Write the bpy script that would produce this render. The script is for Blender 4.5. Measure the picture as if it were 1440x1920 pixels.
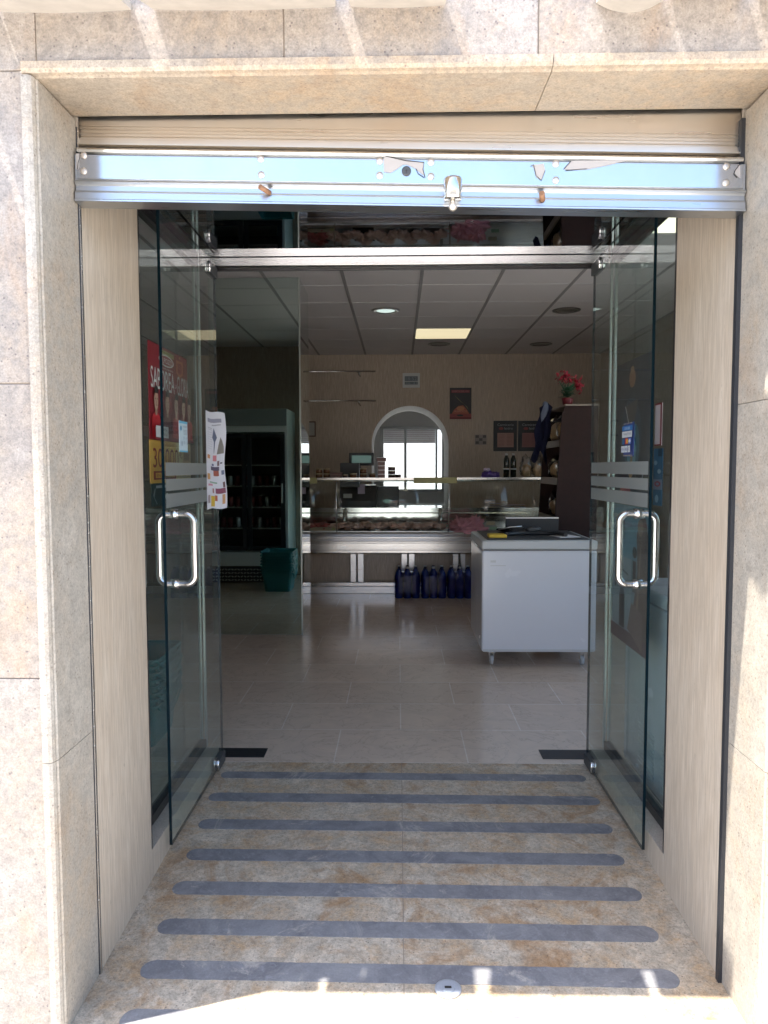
import bpy, bmesh, math, random
from mathutils import Vector, Matrix
R = math.radians
rnd = random.Random(7)
for o in list(bpy.data.objects): bpy.data.objects.remove(o)
sc = bpy.context.scene
C = sc.collection

# ------------------------------------------------------------------ camera
HC = 1.3128
cam = bpy.data.cameras.new("camera"); camo = bpy.data.objects.new("camera", cam); C.objects.link(camo)
cam.sensor_fit = 'HORIZONTAL'; cam.sensor_width = 36; cam.lens = 36 * 1343.1 / 1440
cam.clip_start = .05; cam.clip_end = 2000
pitch, yaw, roll = .0615, .0201, -.0024
fwd = Vector((-math.sin(yaw) * math.cos(pitch), math.cos(yaw) * math.cos(pitch), -math.sin(pitch)))
rt = Vector((math.cos(yaw), math.sin(yaw), 0)); up = rt.cross(fwd)
r2 = rt * math.cos(roll) + up * math.sin(roll); u2 = up * math.cos(roll) - rt * math.sin(roll)
mt = Matrix((r2, u2, -fwd)).transposed().to_4x4(); mt.translation = Vector((0, 0, HC))
camo.matrix_world = mt
sc.camera = camo
# ------------------------------------------------------------------ world + sun
SUN_DIR = Vector((.951, .311, 0)); SUN_EL = R(70.7)          # direction the light travels, horizontally
w = bpy.data.worlds.new("World"); sc.world = w; w.use_nodes = True
nt = w.node_tree; bg = nt.nodes['Background']
sky = nt.nodes.new('ShaderNodeTexSky'); sky.sky_type = 'NISHITA'; sky.sun_disc = False
sky.sun_elevation = SUN_EL
src = -SUN_DIR                                              # where the sun stands
sky.sun_rotation = math.atan2(src.x, src.y) % (2 * math.pi)
sky.air_density = 1.0; sky.dust_density = 1.6; sky.ozone_density = 1.0
nt.links.new(sky.outputs[0], bg.inputs[0]); bg.inputs[1].default_value = .15
sl = bpy.data.lights.new("sun", 'SUN'); sl.energy = 3.8; sl.angle = R(.5); sl.color = (1, .95, .87)
so = bpy.data.objects.new("sun", sl); C.objects.link(so)
d = Vector((SUN_DIR.x * math.cos(SUN_EL), SUN_DIR.y * math.cos(SUN_EL), -math.sin(SUN_EL)))
so.rotation_euler = d.to_track_quat('-Z', 'Y').to_euler(); so.location = (-3, -2, 9)
sc.view_settings.view_transform = 'Standard'; sc.view_settings.look = 'None'
sc.view_settings.exposure = 1.95; sc.view_settings.gamma = 1
sc.cycles.max_bounces = 14; sc.cycles.transparent_max_bounces = 24
sc.cycles.diffuse_bounces = 6; sc.cycles.glossy_bounces = 8; sc.cycles.transmission_bounces = 10
sc.cycles.caustics_reflective = False; sc.cycles.caustics_refractive = False
sc.cycles.use_denoising = True

# ------------------------------------------------------------------ materials
def mat(name):
    m = bpy.data.materials.new(name); m.use_nodes = True
    return m, m.node_tree, m.node_tree.nodes['Principled BSDF']
def N(nt, t, **k):
    n = nt.nodes.new(t)
    for a, b in k.items(): setattr(n, a, b)
    return n
def simple(name, col, rough=.5, metal=0, spec=.5, var=.0, scale=30, coat=0, bump=0):
    m, nt, b = mat(name)
    b.inputs['Base Color'].default_value = (*col, 1); b.inputs['Roughness'].default_value = rough
    b.inputs['Metallic'].default_value = metal; b.inputs['Specular IOR Level'].default_value = spec
    if coat: b.inputs['Coat Weight'].default_value = coat; b.inputs['Coat Roughness'].default_value = .08
    tc = N(nt, 'ShaderNodeTexCoord'); no = N(nt, 'ShaderNodeTexNoise'); no.inputs['Scale'].default_value = scale
    no.inputs['Detail'].default_value = 5
    nt.links.new(tc.outputs['Object'], no.inputs['Vector'])
    if name == 'dark_wood': b.inputs['Specular IOR Level'].default_value = .2
    if var:
        mx = N(nt, 'ShaderNodeMix', data_type='RGBA'); 
        mx.inputs[6].default_value = (*[c * (1 - var) for c in col], 1); mx.inputs[7].default_value = (*[min(1, c * (1 + var)) for c in col], 1)
        nt.links.new(no.outputs[0], mx.inputs[0]); nt.links.new(mx.outputs[2], b.inputs['Base Color'])
        mr = N(nt, 'ShaderNodeMapRange'); mr.inputs[3].default_value = max(0, rough - .08); mr.inputs[4].default_value = rough + .08
        nt.links.new(no.outputs[0], mr.inputs[0]); nt.links.new(mr.outputs[0], b.inputs['Roughness'])
    if bump:
        bp = N(nt, 'ShaderNodeBump'); bp.inputs['Strength'].default_value = bump; bp.inputs['Distance'].default_value = .002
        nt.links.new(no.outputs[0], bp.inputs['Height']); nt.links.new(bp.outputs[0], b.inputs['Normal'])
    return m
def ramp(nt, src, stops, interp='LINEAR'):
    r = N(nt, 'ShaderNodeValToRGB'); r.color_ramp.interpolation = interp
    e = r.color_ramp.elements
    while len(e) < len(stops): e.new(.5)
    for el, (p, c) in zip(e, stops):
        el.position = p; el.color = (*c, 1) if isinstance(c, tuple) else (c, c, c, 1)
    nt.links.new(src, r.inputs[0]); return r.outputs[0]
def mixc(nt, fac, a, b, blend='MIX'):
    m = N(nt, 'ShaderNodeMix', data_type='RGBA', blend_type=blend)
    for i, v in ((0, fac), (6, a), (7, b)):
        if isinstance(v, (int, float)): m.inputs[i].default_value = v
        elif isinstance(v, tuple): m.inputs[i].default_value = (*v, 1)
        else: nt.links.new(v, m.inputs[i])
    return m.outputs[2]
def noise(nt, vec, scale, detail=4, rough=.5, dist=0, mapping=None):
    n = N(nt, 'ShaderNodeTexNoise'); n.inputs['Scale'].default_value = scale; n.inputs['Detail'].default_value = detail
    n.inputs['Roughness'].default_value = rough; n.inputs['Distortion'].default_value = dist
    if mapping:
        mp = N(nt, 'ShaderNodeMapping'); mp.inputs['Scale'].default_value = mapping[:3]
        if len(mapping) > 3: mp.inputs['Rotation'].default_value = mapping[3:]
        nt.links.new(vec, mp.inputs[0]); vec = mp.outputs[0]
    nt.links.new(vec, n.inputs['Vector']); return n.outputs[0]
def math_(nt, op, a, b=None, c=None):
    m = N(nt, 'ShaderNodeMath', operation=op)
    for i, v in enumerate((a, b, c)):
        if v is None: continue
        if isinstance(v, (int, float)): m.inputs[i].default_value = v
        else: nt.links.new(v, m.inputs[i])
    return m.outputs[0]
def wpos(nt):
    g = N(nt, 'ShaderNodeNewGeometry'); return g.outputs['Position']
def granite(name, base, warm, speck, rough=.45, rust=.25, seed=0, patch=2.2, dk=.8, midk=.35):
    m, nt, b = mat(name); v = wpos(nt)
    mp = N(nt, 'ShaderNodeMapping'); mp.inputs['Location'].default_value = (seed, seed * 2.3, -seed); nt.links.new(v, mp.inputs[0]); v = mp.outputs[0]
    oi = N(nt, 'ShaderNodeObjectInfo'); va = N(nt, 'ShaderNodeVectorMath', operation='MULTIPLY_ADD'); va.inputs[0].default_value = (7, 5, 9)
    nt.links.new(oi.outputs['Random'], va.inputs[1]); nt.links.new(v, va.inputs[2]); v = va.outputs[0]
    big = noise(nt, v, patch, 7, .68, .6, (1, 1, .7, 0, .5, 0))
    col = mixc(nt, ramp(nt, big, [(.42, 0.), (.60, 1.)]), base, warm)
    blot = noise(nt, v, 24, 7, .75, .4)
    col = mixc(nt, ramp(nt, blot, [(.38, .9), (.60, 0.)]), col, tuple(c * dk for c in base))
    if rust:
        ru = noise(nt, v, 3.7, 8, .7, 1.2, (1, 1, .6, .3, .6, 0))
        col = mixc(nt, ramp(nt, ru, [(.52, 0.), (.66, rust)]), col, (.46, .27, .13))
    mid = noise(nt, v, 85, 4, .7, .3)
    col = mixc(nt, midk, col, ramp(nt, mid, [(.32, .35), (.55, 1.)]), 'MULTIPLY')
    fine = noise(nt, v, 240, 3, .6)
    col = mixc(nt, .55, col, ramp(nt, fine, [(.3, .45), (.7, 1.)]), 'MULTIPLY')
    vo = N(nt, 'ShaderNodeTexVoronoi'); vo.inputs['Scale'].default_value = 75; vo.inputs['Randomness'].default_value = 1; nt.links.new(v, vo.inputs['Vector'])
    sel = ramp(nt, noise(nt, v, 31, 3, .6), [(.44, 0.), (.56, 1.)])
    sp = math_(nt, 'MULTIPLY', ramp(nt, vo.outputs['Distance'], [(.09, 1.), (.24, 0.)]), sel)
    col = mixc(nt, math_(nt, 'MULTIPLY', sp, .75), col, speck)
    hv = N(nt, 'ShaderNodeHueSaturation'); nt.links.new(math_(nt, 'MULTIPLY_ADD', oi.outputs['Random'], .07, .965), hv.inputs['Value']); nt.links.new(col, hv.inputs['Color']); col = hv.outputs[0]
    nt.links.new(col, b.inputs['Base Color'])
    nt.links.new(ramp(nt, blot, [(.3, rough - .1), (.7, rough + .15)]), b.inputs['Roughness'])
    bp = N(nt, 'ShaderNodeBump'); bp.inputs['Strength'].default_value = .25; bp.inputs['Distance'].default_value = .001
    nt.links.new(fine, bp.inputs['Height']); nt.links.new(bp.outputs[0], b.inputs['Normal'])
    return m
def travertine(name, a, bcol, rough=.3, sc_=1.):
    m, nt, b = mat(name); v = wpos(nt)
    s1 = noise(nt, v, 9 * sc_, 6, .65, .2, (6, 6, .35)); s2 = noise(nt, v, 40 * sc_, 5, .6, .1, (6, 6, .25))
    col = mixc(nt, ramp(nt, s1, [(.3, 0.), (.7, 1.)]), a, bcol)
    col = mixc(nt, ramp(nt, s2, [(.4, .75), (.62, 0.)]), col, tuple(c * .74 for c in bcol))
    pit = noise(nt, v, 120, 3, .6, 0, (1, 1, .22))
    col = mixc(nt, ramp(nt, pit, [(.66, 0.), (.74, .6)]), col, tuple(c * .5 for c in bcol))
    big = noise(nt, v, 1.3, 4, .6)
    col = mixc(nt, ramp(nt, big, [(.35, .22), (.7, 0.)]), col, (.50, .36, .24))
    nt.links.new(col, b.inputs['Base Color']); nt.links.new(ramp(nt, s2, [(.3, rough), (.7, rough + .12)]), b.inputs['Roughness'])
    return m
M = {}
M['facade'] = granite('speckled_cream_granite', (.455, .405, .362), (.46, .375, .295), (.10, .08, .085), .5, .30, 0, 2.2, .72)
M['reveal'] = granite('cream_granite_reveal', (.54, .455, .36), (.56, .43, .30), (.17, .12, .10), .42, .35, 3.1, 3.0, .74)
M['reveal_v'] = granite('pale_granite_reveal', (.56, .51, .44), (.51, .43, .34), (.15, .12, .10), .42, .25, 5.1, 3.0, .78)
M['ramp'] = granite('golden_granite_paving', (.80, .69, .54), (.66, .46, .27), (.12, .09, .08), .5, .9, 7.7, 7., .60, .5)
M['trav'] = travertine('polished_travertine', (.72, .64, .54), (.60, .50, .39))
M['trav_in'] = travertine('brown_travertine', (.62, .52, .43), (.52, .43, .345), .18)
M['mortar'] = simple('pale_mortar', (.36, .30, .25), .9)
M['joint'] = simple('grey_joint', (.30, .25, .20), .8)
def stripmat():
    m, nt, b = mat('worn_grey_anti_slip'); v = wpos(nt)
    n1 = noise(nt, v, 7, 7, .7, .8); n2 = noise(nt, v, 160, 3, .6)
    col = mixc(nt, ramp(nt, n1, [(.35, 0.), (.72, 1.)]), (.178, .175, .186), (.32, .315, .315))
    col = mixc(nt, .4, col, ramp(nt, n2, [(.3, .6), (.7, 1.)]), 'MULTIPLY')
    wear = ramp(nt, noise(nt, v, 3.1, 9, .8, 1.2), [(.56, 0.), (.64, .75)])
    n3 = noise(nt, v, 38, 6, .8, .5)
    col = mixc(nt, ramp(nt, n3, [(.52, 0.), (.68, .45)]), col, (.36, .36, .38)); col = mixc(nt, wear, col, (.50, .45, .39))
    nt.links.new(col, b.inputs['Base Color']); b.inputs['Roughness'].default_value = .7
    return m
M['strip'] = stripmat()
def floormat():
    m, nt, b = mat('polished_marble_floor'); v = wpos(nt)
    mp = N(nt, 'ShaderNodeMapping'); mp.inputs['Location'].default_value = (.59, -3.122 + .0, 0); nt.links.new(v, mp.inputs[0])
    br = N(nt, 'ShaderNodeTexBrick'); br.offset = .5; br.inputs['Scale'].default_value = 1; br.inputs['Brick Width'].default_value = .6
    br.inputs['Row Height'].default_value = .4; br.inputs['Mortar Size'].default_value = .0032; br.inputs['Mortar Smooth'].default_value = .3
    br.inputs['Color1'].default_value = (.78, .63, .49, 1); br.inputs['Color2'].default_value = (.70, .555, .43, 1); br.inputs['Mortar'].default_value = (.92, .84, .74, 1)
    nt.links.new(mp.outputs[0], br.inputs['Vector'])
    col = mixc(nt, ramp(nt, noise(nt, v, 5, 7, .65, 1.5), [(.3, .5), (.75, 0.)]), br.outputs[0], (.52, .43, .355))
    vein = ramp(nt, noise(nt, v, 2.7, 6, .6, 2.5), [(.485, 0.), (.5, .28), (.515, 0.)])
    col = mixc(nt, vein, col, (.26, .19, .15)); col = mixc(nt, ramp(nt, noise(nt, v, 16, 8, .75, 1.4, (1, 3, 1)), [(.56, 0.), (.70, .18)]), col, (.48, .39, .31))
    nt.links.new(col, b.inputs['Base Color']); nt.links.new(ramp(nt, noise(nt, v, 9, 5, .6), [(.3, .13), (.7, .24)]), b.inputs['Roughness'])
    return m
M['floor'] = floormat()
M['tile'] = simple('mineral_ceiling_tile', (.74, .70, .70), .85, var=.06, scale=220, bump=.3)
M['reflector'] = simple('grey_lamp_reflector', (.22, .21, .20), .3, .5)
M['tbar'] = simple('ceiling_grid_white', (.70, .68, .68), .5)
M['grid_dark'] = simple('ceiling_shadow_gap', (.20, .19, .19), .8)
M['plaster'] = simple('grey_plaster', (.50, .50, .50), .8, var=.05)
M['white_plaster'] = simple('white_plaster', (.80, .78, .76), .7, var=.04)
def metal(name, col, rough, amp=.05, scale=(1.2, 40, 40)):
    m, nt, b = mat(name); b.inputs['Metallic'].default_value = 1
    n = noise(nt, wpos(nt), 2.5, 3, .5, 0, scale)
    nt.links.new(mixc(nt, n, tuple(c * (1 - amp * 1.5) for c in col), tuple(min(1, c * (1 + amp)) for c in col)), b.inputs['Base Color'])
    nt.links.new(ramp(nt, n, [(.25, max(.02, rough - .04)), (.75, rough + .05)]), b.inputs['Roughness']); return m
M['steel'] = metal('polished_steel', (.74, .73, .71), .12)
M['brushed'] = metal('brushed_steel', (.70, .68, .65), .24)
M['alu'] = metal('anodised_aluminium', (.74, .73, .72), .30)
M['plainalu'] = simple('plain_aluminium', (.62, .66, .62), .3, .8)
M['railalu'] = metal('rail_aluminium', (.56, .58, .60), .30, .04, (1.5, 20, 20))
M['lockm'] = simple('dull_lock_metal', (.50, .53, .58), .5, .4, var=.15, scale=200)
M['shut'] = metal('shutter_aluminium', (.74, .68, .60), .30, .03, (1.5, 20, 20))
M['platem'] = simple('shutter_plate_steel', (.60, .60, .60), .15, 1, var=.10, scale=7, bump=.10)
M['gap'] = simple('dark_gap', (.03, .028, .026), .6)
M['rust'] = simple('rusty_steel', (.30, .16, .09), .7, .2, var=.3, scale=120)
M['rivet'] = simple('rivet_metal', (.68, .62, .55), .35, .8, var=.1, scale=200)
M['bronze'] = simple('dark_bronze_frame', (.016, .014, .016), .28)
M['track'] = simple('black_guide_rail', (.025, .027, .032), .5)
M['black'] = simple('black_plastic', (.018, .020, .023), .4)
M['dgrey'] = simple('dark_grey_plastic', (.06, .065, .07), .45)
M['white'] = simple('white_enamel', (.74, .76, .80), .25, coat=.3, var=.02, scale=3)
M['whitegrey'] = simple('light_grey_plastic', (.58, .60, .60), .4)
M['wood'] = simple('dark_wood', (.026, .012, .010), .6, var=.35, scale=25)
M['woodlight'] = simple('worn_shelf_edge', (.26, .21, .17), .5, var=.15)
M['teal'] = simple('teal_basket_plastic', (.022, .19, .20), .38)
M['blue'] = simple('blue_cloth', (.009, .013, .055), .8, var=.2)
M['lblue'] = simple('pale_blue_cloth', (.30, .35, .48), .8, var=.1)
M['red'] = simple('red_petal', (.30, .012, .03), .6, var=.2)
M['redpot'] = simple('red_pot', (.16, .012, .02), .4)
M['leaf'] = simple('dark_leaf', (.03, .09, .045), .5, var=.3)
M['pink'] = simple('pink_plastic_bag', (.86, .36, .42), .35, var=.2, scale=14)
M['paper'] = simple('white_paper', (.80, .79, .80), .7, var=.03)
M['lilac'] = simple('lilac_paper', (.62, .52, .68), .7)
M['meat'] = simple('pink_meat', (.86, .50, .43), .35, var=.35, scale=24, coat=.3, bump=.5)
M['meatdark'] = simple('dark_red_meat', (.50, .09, .09), .35, var=.35, scale=24, coat=.3, bump=.5)
M['bread'] = simple('bread_crust', (.55, .38, .20), .6, var=.3, scale=14)
M['jar'] = simple('amber_jar', (.16, .07, .03), .15, coat=.5, var=.2)
M['lid'] = simple('gold_lid', (.55, .45, .28), .3, .8)
M['tin'] = simple('dark_tin', (.10, .05, .045), .3, .3, var=.2)
M['purple'] = simple('purple_packet', (.10, .05, .26), .3, var=.3)
M['bottleg'] = simple('dark_bottle_glass', (.012, .016, .010), .08, coat=.4)
M['yellow'] = simple('yellow_sponge', (.72, .50, .06), .7, var=.15)
M['sand'] = simple('tan_card', (.60, .48, .33), .7)
M['greenp'] = simple('pale_green_label', (.45, .62, .42), .6)
M['asph'] = simple('asphalt', (.16, .155, .15), .9, var=.2, scale=60)
M['pave'] = simple('pale_paving', (.62, .59, .54), .8, var=.08, scale=8)
M['rtile'] = simple('weathered_grey_roof_tile', (.52, .48, .43), .8, var=.18, scale=25, bump=.4)
M['can_red'] = simple('red_drink_can', (.20, .02, .02), .3, .4)
M['can_silver'] = simple('silver_drink_can', (.45, .45, .46), .3, .8)
M['shutpink'] = simple('pink_window_slat', (.42, .32, .32), .5)
def glassmat(name, tint, rough=0., ior=1.5, refl=(1, 1, 1)):
    m, nt, b = mat(name); nt.nodes.remove(b); out = nt.nodes['Material Output']
    t = N(nt, 'ShaderNodeBsdfTransparent'); t.inputs[0].default_value = (*tint, 1)
    g = N(nt, 'ShaderNodeBsdfGlossy'); g.inputs['Roughness'].default_value = rough; g.inputs[0].default_value = (*refl, 1)
    f = N(nt, 'ShaderNodeFresnel'); f.inputs[0].default_value = ior
    geo = N(nt, 'ShaderNodeNewGeometry')                  # the back face of the slab reflects like the front
    mx = N(nt, 'ShaderNodeMixShader')
    fac = math_(nt, 'MULTIPLY', f.outputs[0], math_(nt, 'SUBTRACT', 1., geo.outputs['Backfacing']))
    nt.links.new(fac, mx.inputs[0]); nt.links.new(t.outputs[0], mx.inputs[1]); nt.links.new(g.outputs[0], mx.inputs[2])
    if name == 'green_tinted_glass':                      # a thin film of dust and finger smears
        df = N(nt, 'ShaderNodeBsdfDiffuse'); df.inputs[0].default_value = (.62, .66, .64, 1); m2 = N(nt, 'ShaderNodeMixShader')
        nt.links.new(ramp(nt, noise(nt, wpos(nt), 4, 7, .75, 1.5), [(.35, .012), (.7, .05)]), m2.inputs[0])
        nt.links.new(mx.outputs[0], m2.inputs[1]); nt.links.new(df.outputs[0], m2.inputs[2]); mx = m2
    nt.links.new(mx.outputs[0], out.inputs[0]); return m
M['glass'] = glassmat('green_tinted_glass', (.88, .93, .925), ior=1.6)
M['glassclear'] = glassmat('clear_glass', (.93, .96, .95), ior=1.5)
M['bag'] = glassmat('clear_cellophane', (.80, .80, .80), .15, 1.8)
M['glassedge'] = simple('glass_edge', (.006, .016, .022), .15)
M['bottleblue'] = simple('blue_water_bottle', (.010, .028, .17), .2, coat=.2)
M['film'] = glassmat('blue_shrink_film', (.26, .34, .72), .22, 1.5)
def mirrormat(name, col, rough=.01):
    m, nt, b = mat(name); b.inputs['Base Color'].default_value = (*col, 1); b.inputs['Metallic'].default_value = 1; b.inputs['Roughness'].default_value = rough
    return m
M['mirror'] = mirrormat('green_mirror', (.66, .78, .74))
M['mirror_side'] = mirrormat('clear_mirror', (.70, .74, .72))
M['smoke'] = mirrormat('smoked_mirror', (.50, .50, .54))
def frost():
    m, nt, b = mat('frosted_vinyl'); nt.nodes.remove(b); out = nt.nodes['Material Output']
    t = N(nt, 'ShaderNodeBsdfTransparent'); t.inputs[0].default_value = (.9, .9, .9, 1)
    dd = N(nt, 'ShaderNodeBsdfDiffuse'); dd.inputs[0].default_value = (.42, .44, .43, 1)
    tr = N(nt, 'ShaderNodeBsdfTranslucent'); tr.inputs[0].default_value = (.5, .52, .5, 1)
    a = N(nt, 'ShaderNodeMixShader'); a.inputs[0].default_value = .5; nt.links.new(dd.outputs[0], a.inputs[1]); nt.links.new(tr.outputs[0], a.inputs[2])
    mx = N(nt, 'ShaderNodeMixShader'); mx.inputs[0].default_value = .8
    nt.links.new(t.outputs[0], mx.inputs[1]); nt.links.new(a.outputs[0], mx.inputs[2]); nt.links.new(mx.outputs[0], out.inputs[0]); return m
M['frost'] = frost()
def emit(name, col, s):
    m, nt, b = mat(name); b.inputs['Base Color'].default_value = (.1, .1, .1, 1); b.inputs['Emission Color'].default_value = (*col, 1); b.inputs['Emission Strength'].default_value = s
    return m
M['panel'] = emit('lit_diffuser', (1, .87, .55), .22)
M['bulb'] = emit('lit_bulb', (.80, 1, .93), .22)
M['lcd'] = emit('lcd_glow', (.35, .62, .55), .05)
M['pix'] = {}
def flat(col, rough=.45):
    k = tuple(round(c, 3) for c in col)
    if k not in M['pix']: M['pix'][k] = simple('print_%02x%02x%02x' % tuple(int(c * 255) for c in k), k, rough)
    return M['pix'][k]

# ------------------------------------------------------------------ mesh helpers
class B:
    def __init__(s): s.bm = bmesh.new(); s.mats = []
    def mi(s, m):
        if m not in s.mats: s.mats.append(m)
        return s.mats.index(m)
    def _set(s, faces, m, smooth=False):
        i = s.mi(m)
        for f in faces: f.material_index = i; f.smooth = smooth
    def box(s, x0, x1, y0, y1, z0, z1, m, bev=0, rot=None, piv=None):
        vs = [s.bm.verts.new((x, y, z)) for x in (x0, x1) for y in (y0, y1) for z in (z0, z1)]
        q = [(0, 1, 3, 2), (4, 6, 7, 5), (0, 4, 5, 1), (2, 3, 7, 6), (0, 2, 6, 4), (1, 5, 7, 3)]
        fs = [s.bm.faces.new([vs[i] for i in a]) for a in q]; s._set(fs, m)
        if bev:
            es = list({e for f in fs for e in f.edges})
            r = bmesh.ops.bevel(s.bm, geom=es, offset=bev, segments=2, affect='EDGES', profile=.5)
            s._set(r['faces'], m, True)
            vs = list({v for f in r['faces'] for v in f.verts} | {v for v in vs if v.is_valid})
        if rot is not None: bmesh.ops.rotate(s.bm, verts=[v for v in vs if v.is_valid], cent=Vector(piv), matrix=rot)
        return s
    def poly(s, pts, m):
        s._set([s.bm.faces.new([s.bm.verts.new(p) for p in pts])], m); return s
    def prism(s, pts, axis, a, b, m, smooth=False):
        "extrude a closed 2D outline along axis ('x','y','z') from a to b"
        def P(p, t):
            return {'x': (t, p[0], p[1]), 'y': (p[0], t, p[1]), 'z': (p[0], p[1], t)}[axis]
        v0 = [s.bm.verts.new(P(p, a)) for p in pts]; v1 = [s.bm.verts.new(P(p, b)) for p in pts]; n = len(pts)
        fs = [s.bm.faces.new((v0[i], v0[(i + 1) % n], v1[(i + 1) % n], v1[i])) for i in range(n)]
        s._set(fs, m, smooth); s._set([s.bm.faces.new(v0[::-1]), s.bm.faces.new(v1)], m); return s
    def tube(s, pts, r, m, seg=12, closed=False, caps=True):
        pts = [Vector(p) for p in pts]; n = len(pts); rings = []; prev = None
        rr = r if isinstance(r, (list, tuple)) else [r] * n
        for i, p in enumerate(pts):
            if closed: t = pts[(i + 1) % n] - pts[i - 1]
            else: t = pts[min(i + 1, n - 1)] - pts[max(i - 1, 0)]
            t.normalize()
            if prev is None: a = Vector((0, 0, 1)) if abs(t.z) < .9 else Vector((1, 0, 0)); u = t.cross(a).normalized()
            else: u = (prev - t * prev.dot(t)).normalized()
            prev = u; v = t.cross(u)
            rings.append([s.bm.verts.new(p + (u * math.cos(2 * math.pi * k / seg) + v * math.sin(2 * math.pi * k / seg)) * rr[i]) for k in range(seg)])
        fs = []
        for i in range(n if closed else n - 1):
            a, b = rings[i], rings[(i + 1) % n]
            for k in range(seg): fs.append(s.bm.faces.new((a[k], a[(k + 1) % seg], b[(k + 1) % seg], b[k])))
        s._set(fs, m, True)
        if caps and not closed: s._set([s.bm.faces.new(rings[0][::-1]), s.bm.faces.new(rings[-1])], m)
        return s
    def lathe(s, prof, c, m, seg=20, axis='z', smooth=True, caps=True):
        "prof: list of (radius, height) ; c: centre"
        c = Vector(c); rings = []
        for r, h in prof:
            ring = []
            for k in range(seg):
                a = 2 * math.pi * k / seg; q = (r * math.cos(a), r * math.sin(a))
                o = {'z': (q[0], q[1], h), 'y': (q[0], h, q[1]), 'x': (h, q[0], q[1])}[axis]
                ring.append(s.bm.verts.new(c + Vector(o)))
            rings.append(ring)
        fs = []
        for a, b in zip(rings, rings[1:]):
            for k in range(seg): fs.append(s.bm.faces.new((a[k], a[(k + 1) % seg], b[(k + 1) % seg], b[k])))
        s._set(fs, m, smooth)
        if caps: s._set([s.bm.faces.new(rings[0][::-1]), s.bm.faces.new(rings[-1])], m)
        return s
    def blob(s, c, r, m, sub=3, amp=.25, freq=9, squash=(1, 1, 1), seed=0):
        from mathutils import noise as mn
        g = bmesh.ops.create_icosphere(s.bm, subdivisions=sub, radius=1)
        for v in g['verts']:
            nn = v.co.normalized(); k = 1 + amp * mn.noise(nn * freq * .3 + Vector((seed, seed * .7, 0))) * 2 + amp * .5 * mn.noise(nn * freq + Vector((0, seed, 3)))
            v.co = Vector(c) + Vector((nn.x * r * k * squash[0], nn.y * r * k * squash[1], nn.z * r * k * squash[2]))
        s._set({f for v in g['verts'] for f in v.link_faces}, m, True); return s
    def part(s, name, parent=None, label=None, recalc=True):
        if recalc: bmesh.ops.recalc_face_normals(s.bm, faces=s.bm.faces)
        loc = Vector((0, 0, 0))
        p = parent
        while p is not None: loc = loc + p.location; p = p.parent
        if parent is None:                                  # a one-mesh thing: origin at its base centre
            xs = [v.co for v in s.bm.verts]
            loc = Vector(((min(v.x for v in xs) + max(v.x for v in xs)) / 2, (min(v.y for v in xs) + max(v.y for v in xs)) / 2, min(v.z for v in xs)))
        for v in s.bm.verts: v.co -= loc
        me = bpy.data.meshes.new(name); s.bm.to_mesh(me); s.bm.free()
        for m in s.mats: me.materials.append(m)
        o = bpy.data.objects.new(name, me); C.objects.link(o)
        if parent is None: o.location = loc
        else: o.parent = parent
        if label: o['label'] = label
        return o
def tag(o, label, cat, group=None):
    o['label'] = label; o['category'] = cat
    if group: o['group'] = group
    return o
def thing(name, loc, label, cat, group=None):
    o = bpy.data.objects.new(name, None); o.empty_display_size = .1; C.objects.link(o); o.location = loc
    return tag(o, label, cat, group)
def struct(o): o['kind'] = 'structure'; return o
def dup(root, loc, label, rz=0):
    r = root.copy(); C.objects.link(r); r.location = loc; r.rotation_euler = (0, 0, rz); r['label'] = label
    for ch in list(root.children):
        c = ch.copy(); C.objects.link(c); c.parent = r
        for g in ch.children:
            d2 = g.copy(); C.objects.link(d2); d2.parent = c
    return r
def text_into(b, txt, O, U, V, w, h, m, Nn=None, off=0):
    cu = bpy.data.curves.new('t', 'FONT'); cu.body = txt; cu.resolution_u = 3
    ob = bpy.data.objects.new('t', cu); C.objects.link(ob)
    bpy.context.view_layer.update()
    me = bpy.data.meshes.new_from_object(ob.evaluated_get(bpy.context.evaluated_depsgraph_get()))
    bpy.data.objects.remove(ob); bpy.data.curves.remove(cu)
    if not me.vertices: return
    xs = [v.co.x for v in me.vertices]; ys = [v.co.y for v in me.vertices]
    x0, x1, y0, y1 = min(xs), max(xs), min(ys), max(ys)
    O, U, V = Vector(O), Vector(U), Vector(V); n = U.cross(V)
    vs = [b.bm.verts.new(O + U * ((v.co.x - x0) / (x1 - x0) * w) + V * ((v.co.y - y0) / (y1 - y0) * h) + n * off) for v in me.vertices]
    i = b.mi(m)
    for p in me.polygons:
        try: f = b.bm.faces.new([vs[k] for k in p.vertices]); f.material_index = i
        except ValueError: pass
    bpy.data.meshes.remove(me)
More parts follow.
